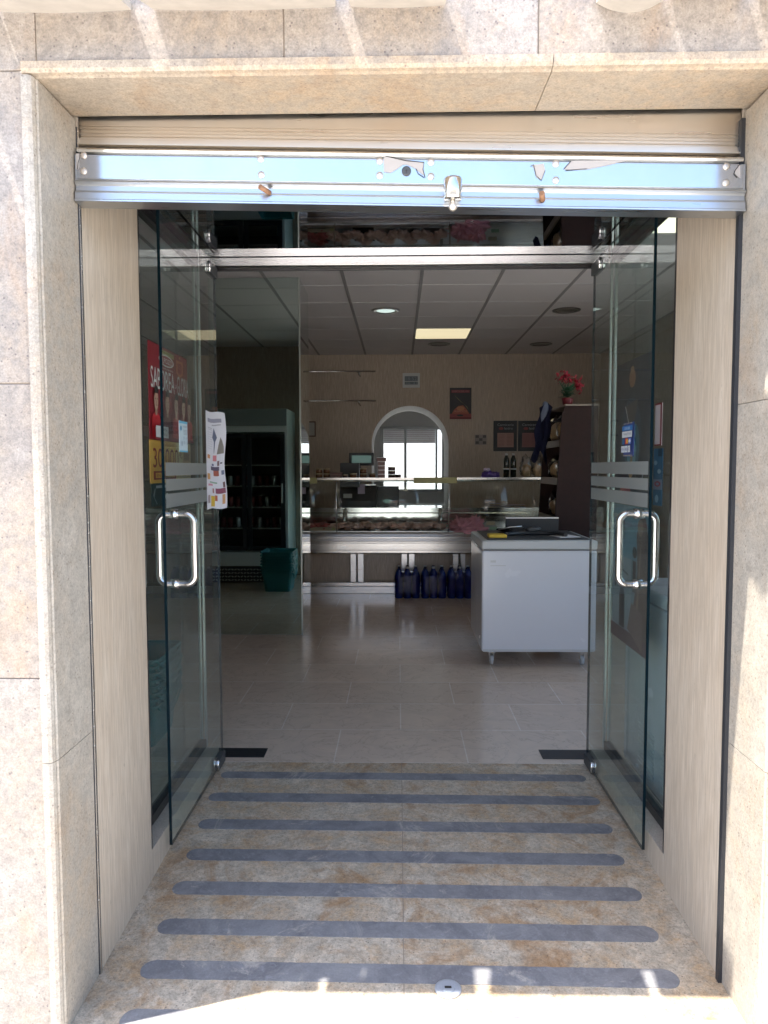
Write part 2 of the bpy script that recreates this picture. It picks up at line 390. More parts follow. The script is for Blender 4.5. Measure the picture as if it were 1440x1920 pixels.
class Pic:
    "a flat printed sheet: origin = lower left corner seen from its front, U to the right, V up"
    def __init__(s, O, U, V, w, h, base, th=.002):
        s.b = B(); s.O, s.U, s.V = Vector(O), Vector(U).normalized(), Vector(V).normalized(); s.n = s.U.cross(s.V); s.w, s.h = w, h; s.l = 0
        q = [s.O, s.O + s.U * w, s.O + s.U * w + s.V * h, s.O + s.V * h]
        vf = [s.b.bm.verts.new(p) for p in q]; vb = [s.b.bm.verts.new(p - s.n * th) for p in q]
        fs = [s.b.bm.faces.new(vf), s.b.bm.faces.new(vb[::-1])] + [s.b.bm.faces.new((vf[i], vb[i], vb[(i + 1) % 4], vf[(i + 1) % 4])) for i in range(4)]
        s.b._set(fs, base)
    def P(s, u, v): return s.O + s.U * (u * s.w) + s.V * (v * s.h) + s.n * (.0004 * s.l)
    def poly(s, pts, col): s.l += 1; s.b.poly([s.P(u, v) for u, v in pts], col if not isinstance(col, tuple) else flat(col)); return s
    def rect(s, u0, v0, u1, v1, col): return s.poly([(u0, v0), (u1, v0), (u1, v1), (u0, v1)], col)
    def ell(s, u, v, ru, rv, col, n=18): return s.poly([(u + ru * math.cos(2 * math.pi * k / n), v + rv * math.sin(2 * math.pi * k / n)) for k in range(n)], col)
    def text(s, t, u0, v0, u1, v1, col): s.l += 1; text_into(s.b, t, s.P(u0, v0), s.U, s.V, (u1 - u0) * s.w, (v1 - v0) * s.h, flat(col)); return s
    def done(s, name, parent=None): return s.b.part(name, parent, recalc=False)

# ------------------------------------------------------------------ setting: ground, floors
XL, XR, YF, YS, YT = -.81, .856, 1.638, 1.84, 3.12       # opening sides, facade face, shutter plane, threshold
SLOPE = .041
def zr(y): return -SLOPE * (YT - y)
Z0 = zr(YF) - .0
b = B(); b.poly([(-600, -600, Z0 - .12), (600, -600, Z0 - .12), (600, 600, Z0 - .12), (-600, 600, Z0 - .12)], M['asph']); struct(b.part('ground'))
b = B(); b.box(-30, 30, -12, YF + .0, Z0 - .118, Z0, M['pave']); struct(b.part('pavement'))
# entrance slab that slopes up to the threshold
b = B()
b.prism([(YF, Z0), (YT, 0), (YT, -.12), (YF, -.12 + Z0)], 'x', XL - .03, XR + .03, M['ramp'])
struct(b.part('entrance_slab'))
b = B()
for x0, x1, y0, y1 in ((.012, .0145, YF + .0, YT - .005),):
    b.poly([(x0, y0, zr(y0) + .0012), (x1, y0, zr(y0) + .0012), (x1, y1, zr(y1) + .0012), (x0, y1, zr(y1) + .0012)], M['joint'])
struct(b.part('paving_joint'))
b = B(); b.box(-3.0, 2.6, YT, 12.2, -.1, 0, M['floor']); b.box(-3.0, XL - .032, 2.42, YT, -.1, 0, M['floor']); b.box(XR + .032, 2.6, 2.42, YT, -.1, 0, M['floor'])
struct(b.part('floor'))
# anti slip strips
ords = ['first', 'second', 'third', 'fourth', 'fifth', 'sixth', 'seventh', 'eighth']
spans = [(-.765, .795), (-.768, .80), (-.752, .79), (-.738, .772), (-.729, .768), (-.715, .755), (-.704, .748), (-.695, .84)]
ys = [2.995, 2.805, 2.60, 2.403, 2.217, 2.034, 1.861, 1.690]
extra = ['worn thin at its right end', 'pale and rubbed at both ends', 'with crisp dark ends', 'with a clean right end', 'fairly even grey', 'with a pale rubbed patch', 'just inside the edge of the sunlight', 'outermost, partly in sunlight']
for k, ((x0, x1), yy) in enumerate(zip(spans, ys)):
    b = B(); r = .034 if k else .030; yy2 = yy - .012; pts = []
    for a in range(-90, 91, 15): pts.append((x1 - r + r * math.cos(R(a)), yy2 + r * math.sin(R(a))))
    for a in range(90, 271, 15): pts.append((x0 + r + r * math.cos(R(a)), yy + r * math.sin(R(a))))
    dense = []
    for i in range(len(pts)):
        (ax_, ay_), (bx_, by_) = pts[i], pts[(i + 1) % len(pts)]; L_ = math.hypot(bx_ - ax_, by_ - ay_); m_ = max(1, int(L_ / .012))
        for q in range(m_): dense.append((ax_ + (bx_ - ax_) * q / m_ + rnd.uniform(-.0007, .0007), ay_ + (by_ - ay_) * q / m_ + rnd.uniform(-.0009, .0009)))
    pts = dense
    lo = [(px, py, zr(py) + .0002) for px, py in pts]; hi = [(px, py, zr(py) + .0016) for px, py in pts]
    vl = [b.bm.verts.new(p) for p in lo]; vh = [b.bm.verts.new(p) for p in hi]; n = len(pts)
    b._set([b.bm.faces.new(vh)] + [b.bm.faces.new((vl[i], vl[(i + 1) % n], vh[(i + 1) % n], vh[i])) for i in range(n)], M['strip'])
    tag(b.part('anti_slip_strip'), 'rounded grey anti-slip strip, %s from the threshold, %s' % (ords[k], extra[k]), 'floor strip', 'grey strips across the entrance slab')
# drain / floor lock
t = thing('floor_lock', (.129, 1.803, zr(1.80)), 'round steel floor lock plate with a slot, set in the entrance slab near the sunlight', 'floor lock')
b = B(); b.lathe([(.035, .0002), (.035, .003), (.031, .005), (.018, .0045)], (.129, 1.803, zr(1.80) + .0), M['lockm'], 32); b.part('outer_ring', t)
b = B(); b.lathe([(.0178, .0046), (.0170, .0062)], (.129, 1.803, zr(1.80)), M['lockm'], 28); b.part('centre_disc', t)
b = B(); b.box(.120, .138, 1.799, 1.807, zr(1.8) + .0063, zr(1.8) + .0068, M['gap']); b.part('slot', t)

# ------------------------------------------------------------------ facade
fac = thing('shop_facade', (0, YF, Z0), 'cream speckled granite shop front around the open doorway', 'building')
ZL = 2.187
def slab(x0, x1, z0, z1, y0=YF, dy=.03, m=M['facade'], bev=.0025): 
    return B().box(x0 + .001, x1 - .001, y0, y0 + dy, z0 + .001, z1 - .001, m, bev)
def zf(py): return HC + YF * math.tan(math.atan((960 - py) / 1343.1) - pitch)      # height on the facade plane
jz = [Z0, zf(1830) , zf(1275), zf(716), ZL + .012]
jz = [Z0, zf(1275), zf(716), ZL + .012]
for i in range(3):
    slab(-1.6, XL - .012, jz[i], jz[i + 1]).part('stone_slab', fac); slab(-2.9, -1.6, jz[i], jz[i + 1]).part('stone_slab', fac)
jz2 = [Z0, zf(1290), zf(745), ZL + .012]
for i in range(3):
    slab(XR + .012, 1.149, jz2[i], jz2[i + 1]).part('stone_slab', fac); slab(2.601, 3.2, jz2[i], jz2[i + 1]).part('stone_slab', fac)
slab(1.15, 2.6, Z0, .55).part('stone_slab', fac)
def xf(px, py): 
    q = mt.to_3x3() @ Vector(((px - 720) / 1343.1, (960 - py) / 1343.1, -1)); return q.x / q.y * YF
jx = [-2.9, -1.7, xf(66, 60), xf(532, 60), xf(1010, 60), 1.35, 2.2, 3.2]
for i in range(7): slab(jx[i], jx[i + 1], ZL + .012, 2.75).part('stone_slab', fac)
b = B(); b.box(-2.9, 3.2, YF + .005, YF + .028, 2.75, 3.3, M['white_plaster']); b.part('upper_wall', fac)
b = B(); b.box(-2.9, XL - .02, YF + .004, YF + .006, Z0, 2.75, M['mortar']); b.box(XL - .02, XR + .02, YF + .004, YF + .006, ZL + .035, 2.75, M['mortar']); b.box(XR + .02, 3.2, YF + .004, YF + .006, ZL, 2.75, M['mortar']); b.box(XR + .02, 1.14, YF + .004, YF + .006, Z0, ZL - .001, M['mortar']); b.part('joint_mortar', fac)
# cavity behind slabs
b = B(); b.box(-3.2, XL - .03, YF + .0312, 2.262, Z0, 3.3, M['trav_in']); b.box(-3.2, XL - .10, 2.2621, 2.42, Z0, 3.3, M['trav_in']); b.part('wall_core', fac)
b = B(); b.box(XR + .03, 1.15, YF + .0312, 2.262, Z0, 3.3, M['trav_in']); b.box(XR + .10, 1.15, 2.2621, 2.42, Z0, 3.3, M['trav_in']); b.box(1.15, 2.6, YF + .0312, 2.42, Z0, .55, M['trav_in']); b.box(1.15, 2.6, YF + .0312, 2.42, 2.15, 3.3, M['trav_in']); b.box(2.6, 3.2, YF + .0312, 2.42, Z0, 3.3, M['trav_in']); b.part('wall_core', fac)  # leaves an added front opening that lets daylight in
b = B(); b.box(XL - .03, XR + .03, YF + .0312, 1.82, 2.24, 3.3, M['trav_in']); b.part('wall_core', fac)
# reveal: stone architrave with a small rounded nose
def reveal(x0, x1, side):
    "x0 outer (wall side) x1 face"
    nose = [(x1, YF + .004), (x1, YS - .002), (x0, YS - .002), (x0, YF - .012)]
    s = 1 if side == 'l' else -1
    out = [(x0, YF - .008), (x1 - s * .014, YF - .008), (x1 - s * .006, YF - .004), (x1 - s * .003, YF + .004), (x1 - s * .003, YF + .010), (x1, YF + .014), (x1, YS), (x0, YS)]
    return out
for side, x0, x1, zs in (('l', XL - .028, XL, [Z0, .62, ZL]), ('r', XR + .028, XR, [Z0, .60, 1.47, ZL])):
    for i in range(len(zs) - 1):
        B().prism(reveal(x0, x1, side), 'z', zs[i] + .0008, zs[i + 1] - .0008, M['reveal_v']).part('reveal_stone', fac)
xs3 = [XL - .028, .34, XR + .028]
for i in range(2):
    pr = [(YF - .008, ZL + .028), (YF - .008, ZL + .012), (YF - .003, ZL + .005), (YF + .006, ZL + .003), (YF + .012, ZL), (YS, ZL + .008), (YS, ZL + .035)]
    B().prism(pr, 'x', xs3[i] + .0008, xs3[i + 1] - .0008, M['reveal']).part('lintel_stone', fac)

# roof tiles just above the door, projecting a little; the gaps let sunlight through
def roof_tile(x0, x1, lip, zb, sag, label):
    b = B(); n = 12; L = .34; th = .016
    def sect(y, z, w):
        top, bot = [], []
        for i in range(n + 1):
            u = i / n; x = (x0 + x1) / 2 + (u - .5) * (x1 - x0) * w; c = (1 - (2 * u - 1) ** 2)
            bot.append((x, y, z - sag * c)); top.append((x, y, z - sag * c + th))
        return bot + top[::-1]
    A = [b.bm.verts.new(p) for p in sect(lip, zb, 1)]; Bv = [b.bm.verts.new(p) for p in sect(YF - .002, zb + (YF - lip) * .33, .96)]
    m_ = len(A)
    b._set([b.bm.faces.new((A[i], A[(i + 1) % m_], Bv[(i + 1) % m_], Bv[i])) for i in range(m_)], M['rtile'], False)
    for q in (A, Bv):
        for i in range(n): b._set([b.bm.faces.new((q[i], q[i + 1], q[m_ - 2 - i], q[m_ - 1 - i]))], M['rtile'])
    tag(b.part('roof_tile'), label, 'roof tile', 'row of tiles above the doorway')
LIP, ZT = 1.53, 2.288
def xt(px): return (px - 747) / 1343.1 * (LIP + .01) * 1.13
tl = [(-330, -20, 0, .002), (-8, 62, 0, .003), (64, 298, .0, .004), (324, 648, 0, .004), (664, 830, 0, .004), (1078, 1192, .0, .022), (1200, 1330, .012, .003), (1345, 1560, .004, .004), (1580, 1800, 0, .01)]
tn = ['beyond the far left end', 'short one at the left edge', 'broad one above the left reveal', 'broadest one above the left door', 'one above the middle of the doorway', 'deeply curved one right of the wide gap', 'thin one set back beside the curved tile', 'one above the right reveal', 'last one at the right end']
for (a, c, dz, sag), nm in zip(tl, tn):
    roof_tile(xt(a), xt(c), LIP, ZT + dz, sag, 'weathered grey roof tile over the doorway, ' + nm)
b = B(); b.box(-3.2, 3.4, 1.628, YF - .001, 2.43, 2.47, M['rtile']); tag(b.part('added_shade_ledge'), 'long grey unseen ledge added above the roof tiles to limit the sunlight', 'ledge')  # added above the view, holds back the sun behind the tile gaps

# ------------------------------------------------------------------ jamb panels and guide rails
for sx, x, x2, nm in ((-1, XL, XL - .03, 'left'), (1, XR, XR + .03, 'right')):
    a, c = min(x, x2), max(x, x2)
    b = B(); b.box(a, c, YS + .014, 2.262, zr(YS) - .02, 2.21, M['trav'], .001)
    tag(b.part('jamb_panel'), 'pale veined travertine panel lining the %s side of the entrance' % nm, 'wall panel', 'travertine linings of the entrance')
    b = B(); b.prism([(2.262, zr(2.262) - .02), (2.262, .062), (YT + .02, .062), (YT + .02, -.02)], 'x', (a - .09 if sx < 0 else a), (c if sx < 0 else c + .09), M['trav'])
    tag(b.part('stone_curb'), 'low pale stone curb under the %s side window' % nm, 'curb', 'stone curbs under the side windows')
    b = B(); b.box(x - (.002 if sx < 0 else .003), x + (.003 if sx < 0 else .002), YS, YS + .014, zr(YS), 2.17, M['track'])
    if sx < 0: b.box(x, x + .0055, YS + .001, YS + .006, zr(YS), 2.17, M['brushed'])
    else: b.box(x - .010, x, YS - .004, YS + .013, zr(YS), 2.17, M['track'])
    tag(b.part('guide_rail'), 'black shutter guide rail on the %s side of the opening' % nm, 'guide rail', 'shutter guide rails')

# ------------------------------------------------------------------ roller shutter, rolled up, hanging slightly crooked
sh = thing('roller_shutter', (0, YS, 2.0), 'rolled-up polished metal shutter whose bottom rail spans the doorway', 'roller shutter')
TL, TR_ = XL + .004, XR - .004
def tilted(b):
    for v in b.bm.verts: v.co.z -= (v.co.x - TL) / (TR_ - TL) * .041
    return b
zp = 1.960 + .0
def zs_(py): # left-edge pixel height -> z on the shutter plane
    return HC + 1.82 * math.tan(math.atan((960 - py) / 1343.1) - pitch) 
# curtain slats
b = B()
pr = [(1.853, 2.30), (1.853, zs_(240)), (1.846, zs_(243)), (1.846, zs_(252)), (1.838, zs_(254)), (1.838, zs_(257)), (1.848, zs_(259)), (1.862, zs_(262)), (1.862, 2.30)]
b.prism(pr, 'x', TL, TR_, M['shut']); tilted(b).part('curtain_slat', sh)
b = B()
for k in range(4):
    z = zs_(216 + k * 6.5); b.prism([(1.8528, z), (1.8505, z - .0015), (1.8528, z - .003)], 'x', TL, TR_, M['shut'])
tilted(b).part('curtain_rib', sh)
b = B(); b.prism([(1.862, zs_(255)), (1.862, zs_(284)), (1.853, zs_(284)), (1.853, zs_(255))], 'x', TL, TR_, M['gap']); tilted(b).part('shadow_gap', sh)
b = B()
pr = [(1.840, zs_(263)), (1.834, zs_(265)), (1.832, zs_(269)), (1.834, zs_(273)), (1.840, zs_(276)), (1.850, zs_(277)), (1.850, zs_(262))]
b.prism(pr, 'x', TL, TR_, M['steel']); tilted(b).part('lower_slat', sh)
# bottom rail
b = B()
pr = [(1.860, zs_(281)), (1.826, zs_(281)), (1.822, zs_(283)), (1.822, zs_(330)), (1.816, zs_(332)), (1.814, zs_(335)), (1.820, zs_(338)), (1.824, zs_(341)), (1.823, zs_(350)), (1.820, zs_(352)),
      (1.818, zs_(355)), (1.817, zs_(367)), (1.814, zs_(369)), (1.814, zs_(372)), (1.860, zs_(374))]
b.prism(pr, 'x', TL, TR_, M['railalu']); rail = tilted(b).part('bottom_rail', sh)
b = B(); b.box(TL + .006, TR_ - .006, 1.8185, 1.8215, zs_(329), zs_(284.5), M['platem'], .0008); plate = tilted(b).part('face_plate', sh)
def on_plate(px, py):
    q = mt.to_3x3() @ Vector(((px - 720) / 1343.1, (960 - py) / 1343.1, -1)); t_ = 1.8185 / q.y; return Vector((q.x * t_, 1.8185, HC + q.z * t_))
for px, py in ((157, 291), (157, 321), (489, 298), (490, 328), (712, 302), (712, 329), (808, 304), (808, 331), (1042, 307), (1042, 338), (1362, 312), (1361, 343)):
    p = on_plate(px, py); B().lathe([(.0085, 0), (.0085, -.0015), (.006, -.0035), (.0025, -.0035)], p, M['rivet'], 18, 'y').part('rivet', sh)
p = on_plate(762, 321); b = B(); b.lathe([(.0115, 0), (.0115, -.003), (.009, -.004)], p, M['dgrey'], 24, 'y'); lk = b.part('lock', sh)
b = B(); b.lathe([(.0025, -.0041), (.0025, -.0045)], p, M['gap'], 10, 'y'); b.box(p.x - .0008, p.x + .0008, p.y - .0046, p.y - .0041, p.z - .006, p.z, M['gap']); b.part('keyhole', lk)
def torn(pts, nm='torn_sticker'):
    b = B(); q = [on_plate(*p_) + Vector((0, -.0012, 0)) for p_ in pts]; q2 = [p_ + Vector((0, .0008, 0)) for p_ in q]
    v0 = [b.bm.verts.new(p_) for p_ in q]; v1 = [b.bm.verts.new(p_) for p_ in q2]; n = len(q)
    b._set([b.bm.faces.new(v0), b.bm.faces.new(v1[::-1])] + [b.bm.faces.new((v0[i], v1[i], v1[(i + 1) % n], v0[(i + 1) % n])) for i in range(n)], flat((.40, .375, .36), .6)); b.part(nm, sh)
def crack(pts, w=.0022):
    b = B(); P_ = [on_plate(*p_) + Vector((0, -.0018, 0)) for p_ in pts]
    b.tube(P_, w / 2, M['gap'], 6); b.part('tear_edge', sh)
torn([(720, 323), (719, 297), (724, 294), (794, 305), (793, 315), (797, 330), (791, 327), (785, 322), (780, 317), (763, 309), (756, 309), (743, 318), (733, 324)])
crack([(723, 293), (740, 297), (762, 302), (795, 305), (793, 318), (797, 333)]); crack([(795, 333), (784, 326), (780, 317)], .0014)
torn([(997, 309), (1001, 316), (1005, 332), (1015, 338), (1018, 330), (1022, 318), (1019, 307), (1006, 309)])
crack([(995, 312), (1000, 309), (1005, 330), (1015, 339), (1022, 320)], .0014)
torn([(1058, 318), (1070, 302), (1180, 300), (1140, 310), (1100, 318), (1075, 319)]); crack([(1057, 317), (1070, 303)]); crack([(1060, 320), (1100, 317)], .0012)
torn([(147, 318), (150, 312), (149, 305), (153, 288), (143, 288), (143, 318)]); crack([(151, 286), (150, 297), (147, 306), (146, 318)], .0016)
torn([(1388, 335), (1376, 326), (1380, 318), (1387, 308)]); crack([(1387, 308), (1378, 320), (1376, 326), (1382, 333)], .0016)
def on_y(px, py, y):
    q = mt.to_3x3() @ Vector(((px - 720) / 1343.1, (960 - py) / 1343.1, -1)); t_ = y / q.y; return Vector((q.x * t_, y, HC + q.z * t_))
p0, p1 = on_y(506, 362, 1.817), on_y(487, 350, 1.79); B().tube([p0, p1], .0062, M['rust'], 12).part('bolt_pin', sh, 'long rusty pin sticking out of the rail')
p0, p1 = on_y(1017, 375, 1.817), on_y(1016, 362, 1.795); B().tube([p0, p1], .0070, M['rust'], 12).part('bolt_pin', sh, 'short rusty stub under the torn sticker')
p = on_y(849, 355, 1.797)
b = B(); b.lathe([(.0205, -.0255), (.0225, -.022), (.0225, .021), (.0205, .0255)], p, M['steel'], 32); cyl = b.part('lock_cylinder', sh)
b = B(); b.tube([p + Vector((0, 0, -.025)), p + Vector((0, 0, -.040))], .0055, M['rivet'], 12); b.blob(p + Vector((0, 0, -.042)), .0105, M['rivet'], 3, .05); b.part('shackle_knob', cyl)

# ------------------------------------------------------------------ mirror soffit box over the entrance
b = B(); b.box(XL - .09, XR + .09, 1.87, YT + .045, 2.2105, 2.78, M['plaster']); b.poly([(XL - .09, 1.862, 2.210), (XR + .09, 1.862, 2.210), (XR + .09, YT + .045, 2.210), (XL - .09, YT + .045, 2.210)], M['smoke'])
tag(b.part('mirrored_soffit'), 'smoked mirror ceiling of the entrance above the glass doors', 'soffit')
b = B(); b.box(XL - .03, XR + .03, 3.098, 3.150, 2.1735, 2.2085, M['brushed'], .002)
b.box(XL - .03, XR + .03, 3.151, 3.158, 2.166, 2.209, M['bronze'])
tag(b.part('door_head_bar'), 'brushed steel bar across the top of the doorway below the mirror', 'door frame bar')

# ------------------------------------------------------------------ side windows
GL, GR = -.878, .926
for sx, x, nm in ((-1, GL, 'left'), (1, GR, 'right')):
    t = thing('side_window', (x, 2.26, .063), 'tall fixed glass pane in a dark frame behind the %s door' % nm, 'window', 'side windows of the entrance')
    q0, q1 = (x - .02, XL - .001) if sx < 0 else (XR + .001, x + .02)
    B().box(q0, q1, 2.264, 2.274, .064, 2.209, M['bronze'], .001).part('frame_post', t)
    B().box(x - .016, x + .016, 2.275, 2.42, .064, 2.209, M['bronze'], .001).part('frame_post', t)
    xq = x + (-.017 if sx > 0 else .017); B().box(min(xq, xq + .002), max(xq, xq + .002), 2.405, 2.409, .07, 2.2, M['brushed']).part('trim_line', t)
    B().box(x - .016, x + .016, 2.421, YT + .01, .064, .10, M['bronze'], .001).part('bottom_rail', t)
    B().box(x - .016, x + .016, 2.421, YT + .01, 2.180, 2.209, M['bronze'], .001).part('top_rail', t)
    for xa in (-.015, .006): B().box(x + xa, x + xa + .009, YT + .018, YT + .034, .064, 2.209, M['plainalu'], .001).part('corner_post', t)
    b = B(); b.box(x - .004, x + .004, 2.421, YT + .01, .101, 2.179, M['glass']); b.part('glass_pane', t)
# ------------------------------------------------------------------ glass doors, folded open
for sx, x, yo, nm in ((-1, -.790, 2.395, 'left'), (1, .835, 2.389, 'right')):
    t = thing('glass_door', (x, YT - .01, .008), 'frameless glass door folded open on the %s of the entrance, with frosted bands' % nm, 'door', 'open glass doors')
    b = B(); b.box(x - .005, x + .005, yo, YT - .004, .008, 2.185, M['glass'])
    for f in b.bm.faces:
        if abs(f.normal.x) < .5: pass
    b.bm.normal_update(); ei = b.mi(M['glassedge'])
    for f in b.bm.faces:
        if abs(f.normal.x) < .5: f.material_index = ei
    b.part('glass_panel', t)
    xi = x - sx * .0058                                   # porch-side surface
    for z0, z1 in ((1.288, 1.333), (1.236, 1.276), (1.178, 1.226)):
        y1 = 2.955 if sx < 0 else YT - .02
        B().box(min(xi, x - sx * .0051), max(xi, x - sx * .0051), yo + .012, y1, z0, z1, M['frost']).part('frosted_band', t)
    # D handles back to back: one rounded loop through the glass
    yh, z0, z1, hw, rc = 2.50, .905, 1.152, .0625, .030; xc = x + (.0085 if sx < 0 else -.004)
    pts = []
    for cx_, cz_, a0 in ((xc + hw - rc, z1 - rc, 90), (xc + hw - rc, z0 + rc, 0), (xc - hw + rc, z0 + rc, -90), (xc - hw + rc, z1 - rc, -180)):
        for k in range(7):
            a = R(a0 - k * 15); pts.append((cx_ + rc * math.cos(a), yh, cz_ + rc * math.sin(a)))
    b = B(); b.tube(pts, .0128, M['steel'], 18, closed=True); hd = b.part('handle', t)
    for z in (z0, z1):
        B().lathe([(.0175, -.0165), (.0175, .0165)], (x, yh, z), M['steel'], 20, 'x').part('collar', hd)
    # pivots
    B().box(x - .013, x + .013, YT - .105, YT + .006, .004, .052, M['dgrey'], .002).part('bottom_hinge', t)
    for dx in (-.0085, .0085): B().lathe([(.006, .004), (.006, .052)], (x + dx, YT - .108, 0), M['steel'], 12).part('hinge_barrel', t)
    B().box(x - .013, x + .013, YT - .105, YT + .006, 2.125, 2.172, M['dgrey'], .002).part('top_hinge', t)
    for dx in (-.0085, .0085): B().lathe([(.006, 2.125), (.006, 2.172)], (x + dx, YT - .108, 0), M['steel'], 12).part('hinge_barrel', t)
    a0, a1 = (-.952, -.612) if sx < 0 else (.650, .99)
    b = B(); b.box(a0, a1, 3.168, 3.272, .0006, .0035, M['black'], .001); tag(b.part('closer_cover'), 'flat black floor-spring cover plate beside the %s door hinge' % nm, 'cover plate', 'floor-spring covers at the threshold')

# ------------------------------------------------------------------ posters and stickers
def rect_person(p, u, v0, v1, w, shirt, skin=(.52, .31, .23)):
    h = v1 - v0
    p.poly([(u - w, v0), (u + w, v0), (u + w * 1.0, v0 + h * .34), (u + w * .8, v0 + h * .42), (u + w * .3, v0 + h * .47), (u - w * .3, v0 + h * .47), (u - w * .8, v0 + h * .42), (u - w, v0 + h * .34)], shirt)
    p.rect(u - w * .24, v0 + h * .42, u + w * .24, v0 + h * .60, tuple(c * .8 for c in skin)); p.ell(u, v0 + h * .70, w * .48, h * .20, skin)
    for dx in (-.18, .18): p.ell(u + w * dx, v0 + h * .72, w * .07, h * .015, (.05, .03, .03))
    p.rect(u - w * .16, v0 + h * .595, u + w * .16, v0 + h * .61, (.25, .08, .07)); p.ell(u, v0 + h * .655, w * .06, h * .03, tuple(c * .75 for c in skin))
    p.poly([(u - w * .5, v0 + h * .74), (u - w * .38, v0 + h * .82), (u + w * .38, v0 + h * .82), (u + w * .5, v0 + h * .74), (u + w * .46, v0 + h * .90), (u, v0 + h * .97), (u - w * .46, v0 + h * .90)], (.03, .02, .02))
# red football promotion poster on the left side glass
x = GL + .006; KS = -x / .835
p = Pic((x, KS * 2.405, HC + KS * (1.412 - HC)), (0, 1, 0), (0, 0, 1), KS * .44, KS * .33, flat((.26, .02, .03)))
p.poly([(.55, 1), (1, .9), (1, .62), (.62, .70)], (.22, .02, .02)); p.rect(.30, .92, .62, .97, (.30, .27, .10))
p.ell(.42, .865, .19, .065, (.66, .64, .60)); p.ell(.42, .865, .165, .05, (.30, .04, .05)); p.text('ELPOZO', .28, .835, .56, .89, (.75, .73, .7))
p.text('ALIMENTACION', .28, .765, .58, .785, (.66, .64, .6))
p.poly([(.67, .93), (.85, .93), (.85, .78), (.76, .74), (.67, .78)], (.42, .13, .05)); p.poly([(.70, .90), (.82, .90), (.82, .80), (.76, .77), (.70, .80)], (.25, .03, .03)); p.text('*', .74, .95, .78, .98, (.7, .6, .2))
p.text('SABOREA', .02, .53, .60, .75, (.72, .72, .70)); p.text('LA', .61, .60, .66, .65, (.72, .72, .70)); p.text('GLORIA', .67, .53, .99, .75, (.60, .62, .58))
for k, u in enumerate((.12, .37, .58, .76, .90)): rect_person(p, u, .02, .58 - .01 * k, .098, ((.55, .02, .03), (.20, .05, .05), (.42, .04, .04), (.25, .04, .04), (.50, .05, .05))[k])
p.rect(.0, 0, 1, .03, (.20, .02, .03)); p.rect(.0, .02, .30, .14, (.72, .70, .70)); p.text('COMPRA', .12, .09, .27, .12, (.1, .1, .12)); p.text('Y GANA', .12, .04, .27, .07, (.1, .1, .12))
tag(p.done('promotion_poster'), 'dark red football promotion poster with players and white capitals behind the left door', 'poster')
p = Pic((x, KS * 2.40, HC + KS * (1.262 - HC)), (0, 1, 0), (0, 0, 1), KS * .47, KS * .148, flat((.62, .37, .08)))
p.rect(.60, 0, 1, 1, (.55, .45, .22)); p.text('GANA HASTA', .30, .88, .62, .94, (.25, .08, .03)); p.text('30.000', .06, .36, .66, .82, (.22, .03, .03)); p.text('€', .68, .60, .76, .80, (.22, .03, .03))
p.rect(.06, .08, .58, .28, (.22, .03, .03)); p.rect(.10, .12, .54, .24, (.62, .37, .08)); p.text('EN PREMIOS', .12, .14, .52, .22, (.22, .03, .03))
p.rect(.76, .30, .97, .80, (.40, .26, .12)); p.rect(.79, .55, .94, .74, (.22, .12, .05))
tag(p.done('prize_poster'), 'golden yellow prize sheet reading 30.000 euros below the red football poster', 'poster')
p = Pic((x, KS * 2.41, HC + KS * (1.182 - HC)), (0, 1, 0), (0, 0, 1), KS * .44, KS * .078, flat((.012, .035, .035)))
p.rect(.10, .80, .60, .92, (.35, .40, .42)); p.ell(.36, .38, .045, .16, (.55, .6, .6)); p.text('CARTEL', .30, .08, .48, .16, (.4, .45, .45)); p.poly([(.02, .5), (.06, .8), (.08, .8), (.05, .4), (.12, .1), (.10, .08)], (.2, .24, .25))
tag(p.done('dark_notice'), 'dark green-black notice with a pale dot under the yellow prize sheet', 'notice')
p = Pic((-.7835, 2.56, 1.372), (0, 1, 0), (0, 0, 1), .10, .112, flat((.50, .62, .68)), .001)
p.rect(0, .92, 1, 1, (.13, .42, .60)); p.rect(0, 0, 1, .05, (.13, .42, .60)); p.ell(.18, .76, .10, .08, (.08, .28, .48)); p.text('HORARIO', .42, .80, .92, .86, (.2, .25, .3))
for k in range(4): p.rect(.42, .70 - k * .045, .92, .72 - k * .045, (.35, .42, .48))
p.text('9 - 14', .40, .40, .92, .50, (.15, .2, .3)); p.text('17 - 20', .40, .25, .92, .35, (.15, .2, .3)); p.rect(.12, .2, .24, .34, (.3, .4, .5))
tag(p.done('opening_hours_card'), 'small pale blue card on the left door above the frosted bands', 'card')
# large white flyer curling off the left door
b = B(); n = 14; flag_pts = []
def fly(u, v):
    y = 2.915 + .20 * u; xx = -.7828 + .030 * u * u + .005 * math.sin(v * 9 + .6) * u; z = 1.142 + .408 * v + .004 * math.sin(u * 6 + v * 3)
    return Vector((xx, y, z))
g = [[b.bm.verts.new(fly(i / n, j / 24)) for j in range(25)] for i in range(n + 1)]
b._set([b.bm.faces.new((g[i][j], g[i + 1][j], g[i + 1][j + 1], g[i][j + 1])) for i in range(n) for j in range(24)], flat((.70, .70, .76)), True)
def flr(u0, v0, u1, v1, col):
    nn = 4
    q = [[b.bm.verts.new(fly(u0 + (u1 - u0) * i / nn, v0 + (v1 - v0) * j / nn) + Vector((.0009, -.0002, 0))) for j in range(nn + 1)] for i in range(nn + 1)]
    b._set([b.bm.faces.new((q[i][j], q[i + 1][j], q[i + 1][j + 1], q[i][j + 1])) for i in range(nn) for j in range(nn)], flat(col), True)
def flp(pts, col): b._set([b.bm.faces.new([b.bm.verts.new(fly(*q) + Vector((.0012, -.0002, 0))) for q in pts])], flat(col))
